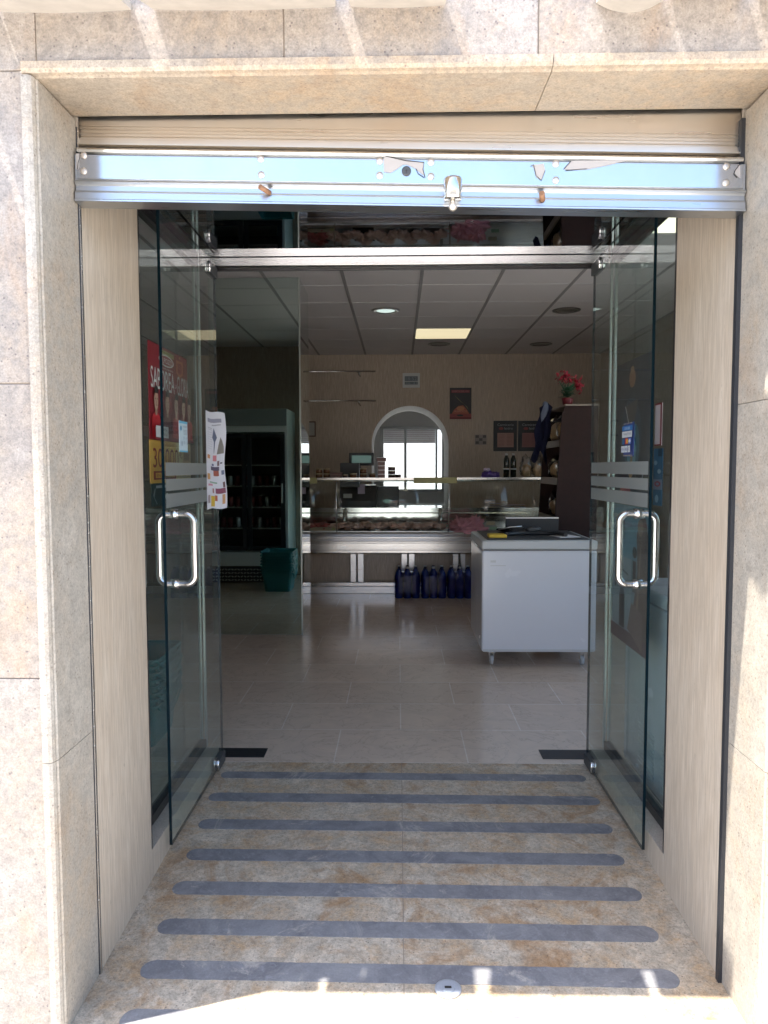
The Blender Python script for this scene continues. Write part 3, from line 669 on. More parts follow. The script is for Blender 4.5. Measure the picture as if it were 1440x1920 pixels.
for u0, v0, u1, v1, c_ in ((.12, .89, .82, .93, (.30, .30, .38)), (.35, .86, .78, .872, (.4, .4, .45)), (.12, .83, .35, .838, (.45, .45, .5)), (.12, .815, .35, .82, (.45, .45, .5)),
    (.08, .515, .25, .555, (.60, .25, .08)), (.42, .50, .62, .56, (.60, .22, .25)), (.66, .45, .76, .50, (.2, .12, .12)), (.36, .45, .47, .47, (.1, .12, .25)), (.80, .465, .9, .48, (.08, .08, .1)), (.30, .40, .75, .44, (.12, .10, .16)),
    (.44, .345, .72, .40, (.42, .12, .08)), (.84, .35, .96, .395, (.15, .17, .28)), (.06, .30, .24, .36, (.60, .32, .10)), (.20, .265, .60, .28, (.25, .4, .3)), (.10, .235, .36, .255, (.6, .25, .35)), (.86, .22, .95, .275, (.15, .08, .08)),
    (.50, .16, .95, .215, (.25, .07, .12)), (.78, .165, .93, .21, (.6, .12, .08)), (.34, .16, .42, .21, (.4, .2, .2)), (.07, .06, .2, .14, (.35, .28, .3)), (.25, .02, .45, .13, (.62, .42, .05)), (.46, .08, .58, .14, (.5, .15, .08)), (.80, .05, .92, .15, (.55, .3, .15))):
    flr(u0, v0, u1, v1, c_)
for k in range(8): flr(.10, .62 + k * .024, .36, .624 + k * .024, (.45, .45, .5))
flp([(.44, .84), (.50, .80), (.60, .74), (.52, .70), (.48, .58), (.46, .58), (.45, .70), (.36, .74), (.40, .79)], (.12, .14, .22)); flp([(.62, .57), (.95, .57), (.92, .64), (.84, .70), (.76, .74), (.68, .66)], (.22, .20, .18))
tag(b.part('offers_flyer', recalc=False), 'tall white flyer crowded with small coloured offers curling off the left door', 'flyer')
# right side: dark trophy poster and painted procession poster on the side glass
x = GR - .006; KS = x / .865
p = Pic((x, KS * 2.875, HC + KS * (1.215 - HC)), (0, -1, 0), (0, 0, 1), KS * .40, KS * .495, flat((.010, .012, .024)))
p.ell(.45, .42, .30, .30, (0.027, 0.046, 0.080)); p.ell(.38, .36, .12, .16, (0.057, 0.133, 0.190)); p.ell(.58, .36, .12, .16, (0.076, 0.190, 0.247)); p.ell(.41, .30, .05, .10, (0.190, 0.380, 0.456)); p.ell(.56, .30, .05, .10, (0.228, 0.456, 0.532))
p.poly([(.30, .66), (.66, .70), (.55, .52), (.50, .22), (.46, .22), (.45, .50)], (0.095, 0.067, 0.057)); p.poly([(.47, .20), (.52, .20), (.53, .46), (.50, .52), (.46, .46)], (0.570, 0.342, 0.171))
p.ell(.49, .86, .09, .07, (0.342, 0.152, 0.076)); p.ell(.49, .92, .05, .03, (0.418, 0.228, 0.114)); p.poly([(.30, .66), (.32, .66), (.42, .53), (.40, .53)], (0.665, 0.627, 0.570)); p.ell(.49, .17, .07, .05, (0.608, 0.342, 0.152))
p.poly([(.78, .05), (.80, .05), (.86, .24), (.84, .24)], (0.380, 0.380, 0.418)); p.rect(.20, .0, .50, .06, (0.475, 0.019, 0.038))
tag(p.done('trophy_poster'), 'near-black poster with a glowing golden torch shape behind the right door', 'poster')
p = Pic((x, KS * 2.885, HC + KS * (.645 - HC)), (0, -1, 0), (0, 0, 1), KS * .41, KS * .525, flat((.16, .24, .28)))
p.rect(0, .62, 1, 1, (.13, .26, .33)); p.rect(0, .05, .55, .62, (.24, .30, .33)); p.poly([(.02, .02), (.02, .62), (.5, .55), (.5, .04)], (.22, .28, .31))
p.poly([(.22, .10), (.38, .10), (.38, .34), (.30, .46), (.22, .34)], (.04, .04, .05)); p.poly([(.25, .10), (.35, .10), (.35, .33), (.30, .41), (.25, .33)], (.02, .02, .025)); p.rect(.08, .38, .12, .43, (.05, .05, .06))
p.ell(.33, .88, .035, .03, (.03, .06, .08)); p.ell(.33, .80, .06, .05, (.08, .16, .2))
p.poly([(.62, .0), (1, .0), (1, .80), (.92, .93), (.80, .95), (.70, .80), (.74, .55), (.64, .30)], (.12, .075, .06)); p.poly([(.66, .1), (.76, .5), (.84, .9), (.80, .5), (.74, .1)], (.22, .15, .12))
p.ell(.66, .68, .06, .04, (.02, .02, .02)); p.ell(.80, .86, .07, .06, (.24, .16, .12)); p.poly([(.62, .4), (.70, .4), (.70, .62), (.62, .62)], (.05, .04, .04)); p.rect(0, 0, 1, .10, (.10, .05, .06)); p.poly([(.5, .12), (.9, .02), (.9, .28), (.6, .32)], (.17, .11, .10))
p.poly([(.10, .55), (.5, .50), (.5, .515), (.10, .57)], (.05, .09, .11)); p.rect(.03, .90, .2, .93, (.4, .45, .45))
tag(p.done('procession_poster'), 'bluish poster of a robed figure by an arched door, behind the right door handle', 'poster')
p = Pic((x, KS * 2.445, HC + KS * (1.385 - HC)), (0, -1, 0), (0, 0, 1), KS * .062, KS * .14, flat((.42, .36, .38)))
p.rect(.78, 0, 1, 1, (.16, .015, .02)); p.rect(0, .96, 1, 1, (.16, .015, .02)); p.rect(0, 0, 1, .03, (.16, .015, .02))
tag(p.done('red_framed_notice'), 'narrow pale notice with a dark red border beside the right doorpost', 'notice')
p = Pic((x, KS * 2.45, HC + KS * (1.185 - HC)), (0, -1, 0), (0, 0, 1), KS * .08, KS * .19, flat((.03, .10, .17)))
p.rect(0, .28, 1, .46, (.16, .20, .26)); p.ell(.5, .38, .35, .05, (.25, .03, .05)); p.ell(.5, .38, .18, .025, (.16, .20, .26)); p.ell(.7, .60, .2, .04, (.25, .35, .4)); p.ell(.3, .75, .2, .04, (.2, .3, .36)); p.ell(.5, .12, .2, .07, (.2, .32, .4)); p.rect(.6, .86, 1, 1, (.01, .03, .05))
tag(p.done('blue_leaflet'), 'blue leaflet with small round emblems beside the right doorpost', 'leaflet')
# payment card sticker on the right door
p = Pic((.8289, 2.665, 1.352), (0, -1, 0), (0, 0, 1), .115, .122, flat((.035, .06, .22)), .0008)
for k in range(6):
    for v in (.015, .955): p.rect(.04 + k * .165, v, .10 + k * .165, v + .03, (.6, .5, .15))
p.rect(0, .76, 1, .90, (.02, .16, .45)); p.text('EURO 6000', .25, .79, .75, .87, (.5, .65, .8)); p.rect(.02, .56, .98, .74, (.62, .66, .70)); p.text('TARJETAS', .12, .61, .88, .69, (.15, .18, .25))
p.rect(.08, .36, .28, .53, (.03, .12, .3)); p.rect(.36, .36, .64, .53, (.55, .05, .05)); p.ell(.57, .445, .09, .07, (.7, .4, .06)); p.rect(.70, .36, .96, .53, (.12, .2, .6)); p.ell(.82, .445, .1, .05, (.6, .65, .8))
for u in (.03, .37, .74): p.rect(u, .12, u + (.30 if u < .7 else .2), .31, (.62, .66, .72)); p.text('VISA' if u < .3 else ('4B' if u < .7 else 'C'), u + .04, .17, u + (.26 if u < .7 else .16), .26, (.08, .12, .35))
tag(p.done('payment_sticker'), 'blue payment card sticker with yellow dotted edges on the right door', 'sticker')

# ------------------------------------------------------------------ interior shell
ZC = 2.769; YB = 9.353
b = B()
GX, GY = -.4209, 5.8229
gx0 = GX - .6 * 4; gy0 = GY - .6 * 6
for i in range(-1, 14):
    for j in range(-1, 11):
        x0, y0 = gx0 + j * .6, gy0 + i * .6
        x1, y1 = x0 + .6, y0 + .6
        x0c, x1c, y0c, y1c = max(x0 + .013, -3), min(x1 - .013, 2.6), max(y0 + .005, 2.43), min(y1 - .005, YB - .02)
        if x1c - x0c < .05 or y1c - y0c < .05: continue
        if 0 < (x0 + x1) / 2 and abs((x0 + x1) / 2 - (GX + .9)) < .1 and abs((y0 + y1) / 2 - (GY + .6 * 3 + .3)) < .1: continue
        if y1c < YT + .2 and -.9 < (x0 + x1) / 2 < .9: continue
        b.box(x0c, x1c, y0c, y1c, ZC + .002, ZC + .018, M['tile'])
struct(b.part('ceiling_tiles'))
b = B(); b.box(-3.1, 2.7, 2.43, YB + .1, ZC + .026, ZC + .1, M['grid_dark'])
struct(b.part('ceiling'))
b = B()
for i in range(-1, 14):
    y = gy0 + i * .6
    if 2.45 < y < YB: b.box(-3, 2.6, y - .0045, y + .0045, ZC, ZC + .020, M['tbar'])
gg = simple('ceiling_main_runner', (.34, .32, .32), .7)
for j in range(11):
    x = gx0 + j * .6
    if -3 < x < 2.58: b.box(x - .0128, x + .0128, 2.45 if abs(x) > 1 else 3.2, YB, ZC - .0008, ZC + .024, gg)
struct(b.part('ceiling_grid'))
# back wall with the arched hatch
ax, ar, azs, az0 = .153, .500, 1.615, .80
def archpts(r, n=28): return [(ax + r * math.cos(math.pi * k / n), azs + r * math.sin(math.pi * k / n)) for k in range(n + 1)]
b = B(); y0, y1 = YB, YB + .90
top = archpts(ar)
for k in range(len(top) - 1):
    (xa, za), (xb, zb) = top[k], top[k + 1]
    for y, fl_ in ((y0, 1), (y1, 0)):
        b.poly([(xa, y, za), (xb, y, zb), (xb, y, ZC + .1), (xa, y, ZC + .1)], M['trav_in'] if fl_ else M['white_plaster'])
for (xa, xb, za, zb) in ((-3.1, ax - ar, 0, ZC + .1), (ax + ar, 2.7, 0, ZC + .1), (ax - ar, ax + ar, 0, az0)):
    for y, mm in ((y0, M['trav_in']), (y1, M['white_plaster'])): b.poly([(xa, y, za), (xb, y, za), (xb, y, zb), (xa, y, zb)], mm)
struct(b.part('back_wall', recalc=False))
b = B(); op = [(ax + ar, az0)] + top + [(ax - ar, az0)]
for k in range(len(op) - 1):
    (xa, za), (xb, zb) = op[k], op[k + 1]; b.poly([(xa, y0, za), (xb, y0, zb), (xb, y1, zb), (xa, y1, za)], M['white_plaster'])
b.poly([(ax - ar, y0, az0), (ax + ar, y0, az0), (ax + ar, y1, az0), (ax - ar, y1, az0)], M['white_plaster'])
tag(b.part('hatch_arch', recalc=False), 'white plastered edge of the arched hatch in the back wall', 'arch')
def side_wall(nm, x0, x1, w0, w1):
    b = B(); b.box(x0, x1, 2.42, w0, 0, ZC + .1, M['trav_in']); b.box(x0, x1, w1, YB, 0, ZC + .1, M['trav_in']); b.box(x0, x1, w0, w1, 0, .8, M['trav_in']); b.box(x0, x1, w0, w1, 2.5, ZC + .1, M['trav_in']); struct(b.part(nm))
b = B(); b.box(-3.1, -3.0, 2.42, YB, 0, ZC + .1, M['trav_in']); struct(b.part('left_wall')); side_wall('right_wall', 2.6, 2.7, 3.2, 5.4)  # opening in the right wall is added for daylight
for nm, xa, xb, ya, yb, za, zb in (('right', 2.64, 2.65, 3.2, 5.4, .8, 2.5), ('front', 1.15, 2.6, 1.9, 1.91, .55, 2.15)):  # windows added out of view to bring more daylight into the room
    tag(B().box(xa, xb, ya, yb, za, zb, M['glassclear']).part('added_window'), 'large plain window added for daylight in the %s wall, out of direct view' % nm, 'window')
# back room behind the hatch
YR = 11.3
b = B(); b.box(-1.7, -1.6, YB + .91, YR, 0, 2.8, M['plaster']); b.box(1.30, 1.4, YB + .91, YR, 0, 2.8, M['plaster']); b.box(-1.7, 1.4, YB + .91, YR + .1, 2.8, 2.9, M['plaster'])
wx0, wx1, wz0, wz1 = -.29, .735, .937, 1.961
for (xa, xb, za, zb) in ((-1.7, wx0, 0, 2.8), (wx1, 1.4, 0, 2.8), (wx0, wx1, 0, wz0), (wx0, wx1, wz1, 2.8)): b.box(xa, xb, YR, YR + .1, za, zb, M['plaster'])
struct(b.part('back_room'))
t = thing('sliding_window', ((wx0 + wx1) / 2, YR, wz0), 'grey aluminium sliding window with bright panes seen through the arched hatch', 'window')
fm = simple('grey_window_frame', (.36, .37, .37), .4, .3)
for a in ((wx0, wx0 + .06, wz0, wz1), (wx1 - .05, wx1, wz0, wz1), (wx0 + .06, wx1 - .05, wz0, wz0 + .04), (wx0 + .06, wx1 - .05, wz1 - .05, wz1)):
    B().box(a[0], a[1], YR - .01, YR + .05, a[2], a[3], fm, .002).part('frame', t)
for a in ((.090, .131), (.583, .615)): B().box(a[0], a[1], YR, YR + .04, wz0 + .04, wz1 - .05, fm, .002).part('stile', t)
B().box(wx0 + .06, wx1 - .05, YR + .02, YR + .026, wz0 + .04, wz1 - .05, M['glassclear']).part('glass_pane', t)
b = B()
for k in range(7):
    z = wz1 - .05 - .030 * (k + 1); b.box(wx0 + .06,   .582, YR + .055, YR + .070, z + .002, z + .030, M['shutpink'], .002)
b.part('lowered_blind', t)
b = B(); b.box(-4, 4, 13.7, 13.9, -.2, 3.4, M['white_plaster']); tag(b.part('yard_wall'), 'bright white yard wall outside the back room window', 'wall')
b = B(); b.box(-4, 4, YR + .1, 13.7, -.19, -.02, M['white_plaster']); struct(b.part('yard_paving'))

# ------------------------------------------------------------------ ceiling fittings
def downlight(x, y, lit, label):
    t = thing('downlight', (x, y, ZC), label, 'ceiling light', 'round downlights in the ceiling')
    B().lathe([(.092, .004), (.094, -.006), (.128, -.004), (.132, .003)], (x, y, ZC - .003), M['reflector' if not lit else 'alu'], 32, caps=False).part('ring', t)
    B().lathe([(.089, .001), (.089, .003)], (x, y, ZC - .003), M['bulb'] if lit else M['reflector'], 28).part('lamp', t)
    return t
downlight(-.116, 6.74, True, 'glowing pale green downlight, the only lit round one, nearest the door')
downlight(1.56, 6.78, False, 'unlit downlight near the front right beside the door edge')
downlight(.481, 8.56, False, 'unlit downlight just behind the glowing ceiling panel')
downlight(1.685, 8.60, False, 'unlit downlight at the back right over the menu boards')
t = thing('light_panel', (GX + .9, GY + 2.1, ZC), 'square glowing cream ceiling panel above the counter', 'ceiling light')
B().box(GX + .613, GX + 1.187, GY + 1.806, GY + 2.394, ZC + .001, ZC + .006, M['panel']).part('diffuser', t)
_ = 0
B().box(GX + .605, GX + 1.195, GY + 1.8055, GY + 2.3945, ZC + .0075, ZC + .02, M['tbar']).part('housing', t)

M['panel2'] = emit('lit_front_diffuser', (1, .93, .70), .6)
t = thing('light_panel', (1.79, 4.28, ZC), 'bright glowing ceiling panel at the front right, seen through the right door glass', 'ceiling light')
B().box(1.385, 2.20, 3.99, 4.575, ZC - .006, ZC - .002, M['panel2']).part('diffuser', t)
b = B(); b.box(1.375, 2.21, 3.98, 4.585, ZC - .0018, ZC - .0002, M['tbar']); b.part('housing', t)

# ------------------------------------------------------------------ mirror-clad column
t = thing('mirror_column', (-1.1, 5.82, 0), 'floor to ceiling column clad in greenish mirror left of the counter', 'column')
cx1, cy0, cy1, cx0 = -.756, 5.56, 6.10, -1.46
B().box(cx0 + .01, cx1 - .01, cy0 + .01, cy1 - .01, 0, ZC, M['plaster']).part('core', t)
B().box(cx0, cx1 - .008, cy0, cy0 + .008, .004, ZC - .002, M['mirror']).part('front_mirror', t)
B().box(cx1 - .007, cx1, cy0 + .009, cy1, .004, ZC - .002, M['mirror_side']).part('side_mirror', t)
B().box(cx0 - .0, cx0 + .007, cy0 + .009, cy1, .004, ZC - .002, M['mirror']).part('side_mirror', t)
B().box(cx1 - .007, cx1 + .004, cy0 - .003, cy0 + .008, 0, ZC - .001, M['plainalu']).part('edge_trim', t)

# ------------------------------------------------------------------ fridge on the inner side of the front wall (seen in the mirror)
FX0, FX1, FY0, FY1 = -2.17, -1.25, 2.44, 3.04
t = thing('display_fridge', ((FX0 + FX1) / 2, (FY0 + FY1) / 2, 0), 'tall two-door drinks fridge reflected in the mirror column', 'fridge')
M['fr'] = simple('pale_fridge_side', (.78, .84, .83), .3, coat=.2)
b = B(); b.box(FX0, FX0 + .03, FY0, FY1, .02, 1.98, M['fr'], .003); b.box(FX1 - .03, FX1, FY0, FY1, .02, 1.98, M['fr'], .003); b.box(FX0 + .03, FX1 - .03, FY0, FY0 + .03, .02, 1.98, M['dgrey']); b.box(FX0 + .03, FX1 - .03, FY0 + .03, FY1, 1.72, 1.98, M['fr']); b.box(FX0 + .03, FX1 - .03, FY0 + .03, FY1, .02, .36, M['fr']); b.part('cabinet', t)
B().box(FX0 + .005, FX1 - .005, FY1 + .001, FY1 + .02, 1.79, 1.975, simple('grey_header', (.26, .30, .30), .4), .003).part('header_panel', t)
for a, c in ((FX0 + .03, -1.715), (-1.705, FX1 - .03)):
    fr = B(); 
    for q in ((a, a + .05, .38, 1.70), (c - .05, c, .38, 1.70), (a + .05, c - .05, .38, .43), (a + .05, c - .05, 1.65, 1.70)): fr.box(q[0], q[1], FY1 + .002, FY1 + .03, q[2], q[3], M['black'], .002)
    dr = fr.part('door', t)
    B().box(a + .051, c - .051, FY1 + .012, FY1 + .018, .431, 1.649, M['glassclear']).part('glass', dr)
    hx = a + .03 if a < -1.8 else c - .03
    B().box(hx - .008, hx + .008, FY1 + .031, FY1 + .055, .92, 1.14, M['alu'], .003).part('handle', dr)
for z in (.62, .86, 1.10, 1.34): B().box(FX0 + .035, FX1 - .035, FY0 + .05, FY1 - .03, z, z + .012, M['alu']).part('shelf', t)
b = B(); b.box(FX0 + .03, FX1 - .03, FY1 + .001, FY1 + .006, .02, .20, M['dgrey'])
for k in range(24):
    for j in range(4): b.box(FX0 + .05 + k * .036, FX0 + .074 + k * .036, FY1 + .006, FY1 + .010, .035 + j * .04, .047 + j * .04, M['alu'], 0, Matrix.Rotation(R(30 if (k + j) % 2 else -30), 3, 'Y'), (FX0 + .062 + k * .036, FY1 + .008, .041 + j * .04))
b.part('grille', t)
can0 = None; cc = 0
for zi, z in enumerate((.632, .872, 1.112)):
    for k in range(9):
        x = FX1 - .09 - k * .085 - rnd.random() * .01; lab = 'small drink can on the %s fridge shelf, number %s from the open side' % (['lower', 'middle', 'upper'][zi], 'abcdefghi'[k])
        lab = '%s drink can, %s from the open side on the %s fridge shelf' % ('red' if (k + zi) % 3 else 'silver', ords[k] if k < 8 else 'last', ['lowest', 'middle', 'upper'][zi])
        b = B(); b.lathe([(.026, 0), (.031, .006), (.031, .105), (.025, .116)], (x, 2.88, z), M['can_red'] if (k + zi) % 3 else M['can_silver'], 14)
        tag(b.part('drink_can'), lab, 'drink can', 'red drink cans in the fridge' if (k + zi) % 3 else 'silver drink cans in the fridge')

# ------------------------------------------------------------------ stacked teal baskets
def basket(x, y, z, label):
    t = thing('shopping_basket', (x, y, z), label, 'basket', 'nested teal shopping baskets')
    b = B(); W_, D_, H_ = .175, .20, .21; wb, db = .135, .155; th = .004
    def ring(w_, d_, zz): 
        pts = []
        for cx_, cy_, a0 in ((w_ - .03, d_ - .03, 0), (-w_ + .03, d_ - .03, 90), (-w_ + .03, -d_ + .03, 180), (w_ - .03, -d_ + .03, 270)):
            for k in range(4): a = R(a0 + k * 30); pts.append(b.bm.verts.new((x + cx_ + .03 * math.cos(a), y + cy_ + .03 * math.sin(a), z + zz)))
        return pts
    prof = [(wb, db, 0), (W_ - .020, D_ - .020, H_ - .012), (W_, D_, H_ - .012), (W_, D_, H_), (W_ - .006, D_ - .006, H_), (W_ - .014, D_ - .014, H_ - .018), (wb - th, db - th, th)]
    rs = [ring(*q) for q in prof]; n = len(rs[0])
    for a, c in zip(rs, rs[1:]): b._set([b.bm.faces.new((a[i], a[(i + 1) % n], c[(i + 1) % n], c[i])) for i in range(n)], M['teal'])
    b._set([b.bm.faces.new(rs[0][::-1]), b.bm.faces.new(rs[-1])], M['teal'])
    b.part('tub', t)
    b = B(); pts = [(x + (W_ + .004) * math.cos(R(a)), y - .19 * 0 + .012, z + H_ - .02 - .11 * math.sin(R(a)) * .0 + 0) for a in (0,)]
    hp = [(x + W_ * .98, y - .18 + .36 * k / 10, z + H_ - .012 - .075 * math.sin(math.pi * k / 10)) for k in range(11)]
    b.tube(hp, .005, M['teal'], 8); b.part('handle', t)
    return t
bk0 = basket(-1.29, 3.43, .0, 'lowest teal basket of the nested stack beside the fridge, standing on the floor')
nm = ['second from the floor', 'third from the floor', 'fourth from the floor', 'fifth from the floor', 'sixth from the floor', 'seventh from the floor', 'topmost']
for k in range(7): dup(bk0, (-1.29 + rnd.uniform(-.004, .004), 3.43 + rnd.uniform(-.004, .004), .031 * (k + 1)), 'teal shopping basket in the nested stack by the fridge, ' + nm[k])

# ------------------------------------------------------------------ white chest freezer beside the right side window
t = thing('chest_freezer', (1.32, 2.9, 0), 'white freezer with vent slots close behind the right side window', 'freezer')
b = B(); b.box(1.0, 1.62, 2.46, 3.14, .03, .77, M['white'], .008); b.part('body', t)
B().box(.995, 1.625, 2.455, 3.145, .775, .83, M['white'], .010).part('lid', t)
b = B()
for k in range(11): b.box(.9955, .9995, 2.50, 2.68, .07 + k * .018, .079 + k * .018, M['whitegrey']); b.box(.9955, .9995, 2.76, 2.94, .07 + k * .018, .079 + k * .018, M['whitegrey'])
b.part('vent_slots', t)

# ------------------------------------------------------------------ big white freezer in the room
t = thing('chest_freezer', (.92, 5.0, 0), 'large white ice-cream freezer on castors in front of the meat counter', 'freezer')
b = B(); b.box(.545, 1.292, 4.655, 5.36, .105, .775, M['white'], .012); b.part('body', t)
b = B(); b.box(.543, 1.294, 4.652, 5.363, .778, .838, M['whitegrey'], .010); b.part('top_rim', t)
B().box(.585, 1.252, 4.70, 5.32, .8385, .846, M['dgrey'], .002).part('glass_lid', t)
for x_, y_ in ((.62, 4.73), (1.22, 4.73), (.62, 5.28), (1.22, 5.28)):
    b = B(); b.box(x_ - .022, x_ + .022, y_ - .02, y_ + .02, .085, .104, M['steel']); b.box(x_ - .016, x_ - .012, y_ - .015, y_ + .015, .035, .085, M['steel']); b.box(x_ + .012, x_ + .016, y_ - .015, y_ + .015, .035, .085, M['steel']); cs = b.part('castor', t)
    B().lathe([(.030, -.010), (.030, .010)], (x_, y_, .031), M['whitegrey'], 20, 'x').part('wheel', cs)
B().box(.60, .635, 4.6535, 4.6545, .695, .71, M['whitegrey']).part('badge', t)
B().box(.60, .70, 4.6538, 4.6546, .672, .678, M['whitegrey']).part('badge', t)
B().box(.553, 1.284, 4.650, 4.6535, .7745, .7795, M['dgrey']).part('lid_seal', t)
B().box(.556, 1.281, 4.652, 4.656, .106, .122, M['whitegrey']).part('base_trim', t)
B().lathe([(.010, 0), (.010, -.006)], (.543, 4.72, .19), M['alu'], 14, 'x').part('drain_plug', t)
# things on it
b = B(); b.box(.60, .72, 4.74, 4.86, .847, .868, M['yellow'], .006); tag(b.part('sponge_cloth'), 'folded yellow cloth on the front left corner of the white freezer', 'cloth')
b = B()
b.tube([(.72 + .20 * (1 - math.cos(R(a))), 4.80 + .14 * math.sin(R(a)), .862) for a in range(0, 181, 12)], .014, M['black'], 10)
b.blob((.86, 5.05, .862), .07, M['black'], 3, .5, 9, (1.6, 1, .35)); tag(b.part('black_bag'), 'crumpled black bag with a looped handle on the freezer lid', 'bag')
b = B(); b.box(.78, 1.16, 5.20, 5.24, .847, .955, M['black'], .004); b.box(.78, 1.16, 5.198, 5.20, .945, .952, M['alu']); tag(b.part('black_tray'), 'black upright tray at the back of the freezer lid', 'tray')
b = B(); b.tube([(.70, 5.0, .88), (.78, 4.98, .90), (.86, 4.99, .905)], .004, M['alu'], 8); b.blob((.93, 4.95, .89), .03, M['dgrey'], 2, .4, 7, (1.8, 1, .6)); tag(b.part('hand_scanner'), 'grey hand tool with a thin metal rod on the freezer lid', 'tool')
b = B(); b.box(1.05, 1.2, 4.78, 4.96, .8465, .850, M['paper'], 0, Matrix.Rotation(R(14), 3, 'Z'), (1.12, 4.87, .85)); tag(b.part('paper_sheet'), 'white sheet of paper lying on the right of the freezer lid', 'paper')

# ------------------------------------------------------------------ bread rack of dark wood with bagged bread
t = thing('bread_rack', (1.33, 5.75, 0), 'tapering dark wooden bread rack standing behind the white freezer', 'rack')
def xl(z): return 1.20 + (z - .8) * .055 - .02                # front edge leans back with height
for y in (5.44, 6.06):
    pr = [(xl(0), 0), (1.50, 0), (1.50, 1.775), (xl(1.775) + .02, 1.775), (xl(1.70), 1.70)]
    B().prism(pr, 'y', y, y + .022, M['wood']).part('side_panel', t)
B().box(1.48, 1.50, 5.463, 6.059, .05, 1.77, M['wood']).part('back_panel', t)
for z in (.90, 1.20, 1.49):
    b = B(); b.box(xl(z) + .02, 1.479, 5.463, 6.059, z, z + .018, M['wood']); b.box(xl(z), xl(z) + .018, 5.463, 6.059, z - .02, z + .035, M['woodlight']); b.part('shelf', t)
B().box(xl(1.78) + .02, 1.51, 5.44, 6.08, 1.7755, 1.787, M['woodlight']).part('top', t)
bl = ['round loaf in a clear bag on the lowest rack shelf, nearer the door', 'bagged loaf at the back of the lowest rack shelf', 'pale loaf in a clear bag on the middle rack shelf, nearer the door', 'bagged loaf at the back of the middle rack shelf', 'tall leaning bag of bread sticks on the top rack shelf', 'short bag of rolls at the back of the top rack shelf']
i = 0
for z in (.919, 1.219, 1.509):
    for y in (5.60, 5.88):
        tt = thing('bread_bag', (1.31, y, z), bl[i], 'bread', 'bagged bread on the dark rack'); h = .085 if z < 1.5 else .095
        B().blob((1.30, y, z + h * .9), h * .85, M['bread'], 3, .12, 5, (.8, .9, 1), i).part('loaf', tt)
        B().blob((1.30, y, z + h * 1.1), h * .98, M['bag'], 3, .22, 10, (.86, 1, 1.15), i + 9).part('bag', tt); i += 1
# plant and hanging cloth on the rack
t = thing('potted_plant', (1.33, 5.70, 1.788), 'red flowering plant in a red pot on top of the bread rack', 'plant')
B().lathe([(.034, 0), (.045, .065), (.043, .068), (.038, .064)], (1.33, 5.70, 1.788), M['redpot'], 20).part('pot', t)
b = B()
for k in range(34):
    a = rnd.uniform(0, 6.28); l = rnd.uniform(.05, .12); c = Vector((1.33, 5.70, 1.86 + rnd.uniform(0, .06))); dv = Vector((math.cos(a), math.sin(a), rnd.uniform(-.2, .8))).normalized(); s_ = dv.cross(Vector((0, 0, 1))).normalized() * .022
    b.poly([c, c + dv * l * .5 + s_, c + dv * l, c + dv * l * .5 - s_], M['leaf'])
for k in range(6): b.tube([(1.33, 5.7, 1.87), (1.33 + rnd.uniform(-.09, .09), 5.7 + rnd.uniform(-.06, .06), 1.96 + rnd.uniform(0, .08))], .003, M['leaf'], 6)
b.part('foliage', t, recalc=False)
for cl in [(1.28, 2.035, .035), (1.33, 2.01, .04), (1.38, 1.985, .045), (1.42, 1.945, .03)]:
    b = B()
    for k in range(30):
        c = Vector((cl[0] + rnd.gauss(0, cl[2] * .5), 5.70 + rnd.gauss(0, .04), cl[1] + rnd.gauss(0, cl[2] * .5))); a = Vector((rnd.uniform(-1, 1), rnd.uniform(-1, 1), rnd.uniform(-1, 1))).normalized(); s_ = a.orthogonal().normalized()
        b.poly([c, c + a * .02 + s_ * .012, c + a * .036, c + a * .02 - s_ * .012], M['red'])
    b.part('flower_head', t, recalc=False)
b = B(); n = 10
g = [[b.bm.verts.new((1.09 + .13 * i / n - .05 * (j / 12) + .012 * math.sin(j * .9 + i), 5.60 + .025 * math.sin(i * 1.9 + j * .2) + .12 * i / n, 1.83 - .055 * abs(i - 5) / 5 - (.40 + .05 * math.sin(i * .8)) * (j / 12))) for j in range(13)] for i in range(n + 1)]
for i in range(n):
    for j in range(12): b._set([b.bm.faces.new((g[i][j], g[i + 1][j], g[i + 1][j + 1], g[i][j + 1]))], M['lblue'] if 3 <= i <= 5 and j < 4 else M['blue'], True)
r_ = bmesh.ops.solidify(b.bm, geom=b.bm.faces[:], thickness=.006)
tag(b.part('hanging_garment'), 'dark blue garment with a pale patch hanging from the left side of the bread rack', 'garment')

# ------------------------------------------------------------------ meat counter
CX0, CX1 = -2.95, 2.3
YC = 7.36
t = thing('meat_counter', (-.3, 7.8, 0), 'long glazed steel meat counter across the back of the shop', 'counter')
B().box(CX0, CX1, YC + .06, YC + .10, .0, .075, M['alu'], .003).part('plinth', t)
B().box(CX0, CX1, YC + .058, YC + .064, .079, .118, M['brushed'], .002).part('plinth_rail', t)
B().box(CX0, CX1, YC + .16, YC + .20, 0, .44, M['trav_in']).part('base_panel', t)
for px0, px1 in ((657, 668), (671, 682), (753, 764), (767, 778), (850, 860), (864, 873), (-.0, .0)):
    if px1 == 0: continue
    xa, xb = (px0 - 747.5) / 1343.1 * (YC + .1), (px1 - 747.5) / 1343.1 * (YC + .1)
    B().box(xa, xb, YC + .08, YC + .14, .119, .435, M['alu'], .003).part('leg', t)
b = B()
pr = [(YC + .12, .425), (YC + .012, .425), (YC, .437), (YC, .462), (YC + .012, .466), (YC + .012, .474), (YC - .004, .478), (YC - .004, .535), (YC + .008, .541), (YC + .008, .550), (YC - .008, .556), (YC - .010, .585), (YC + .004, .589), (YC + .004, .596), (YC - .014, .600), (YC - .018, .632), (YC - .008, .648), (YC + .12, .652)]
b.prism(pr, 'x', CX0, CX1, M['brushed']); b.part('front_fascia', t)
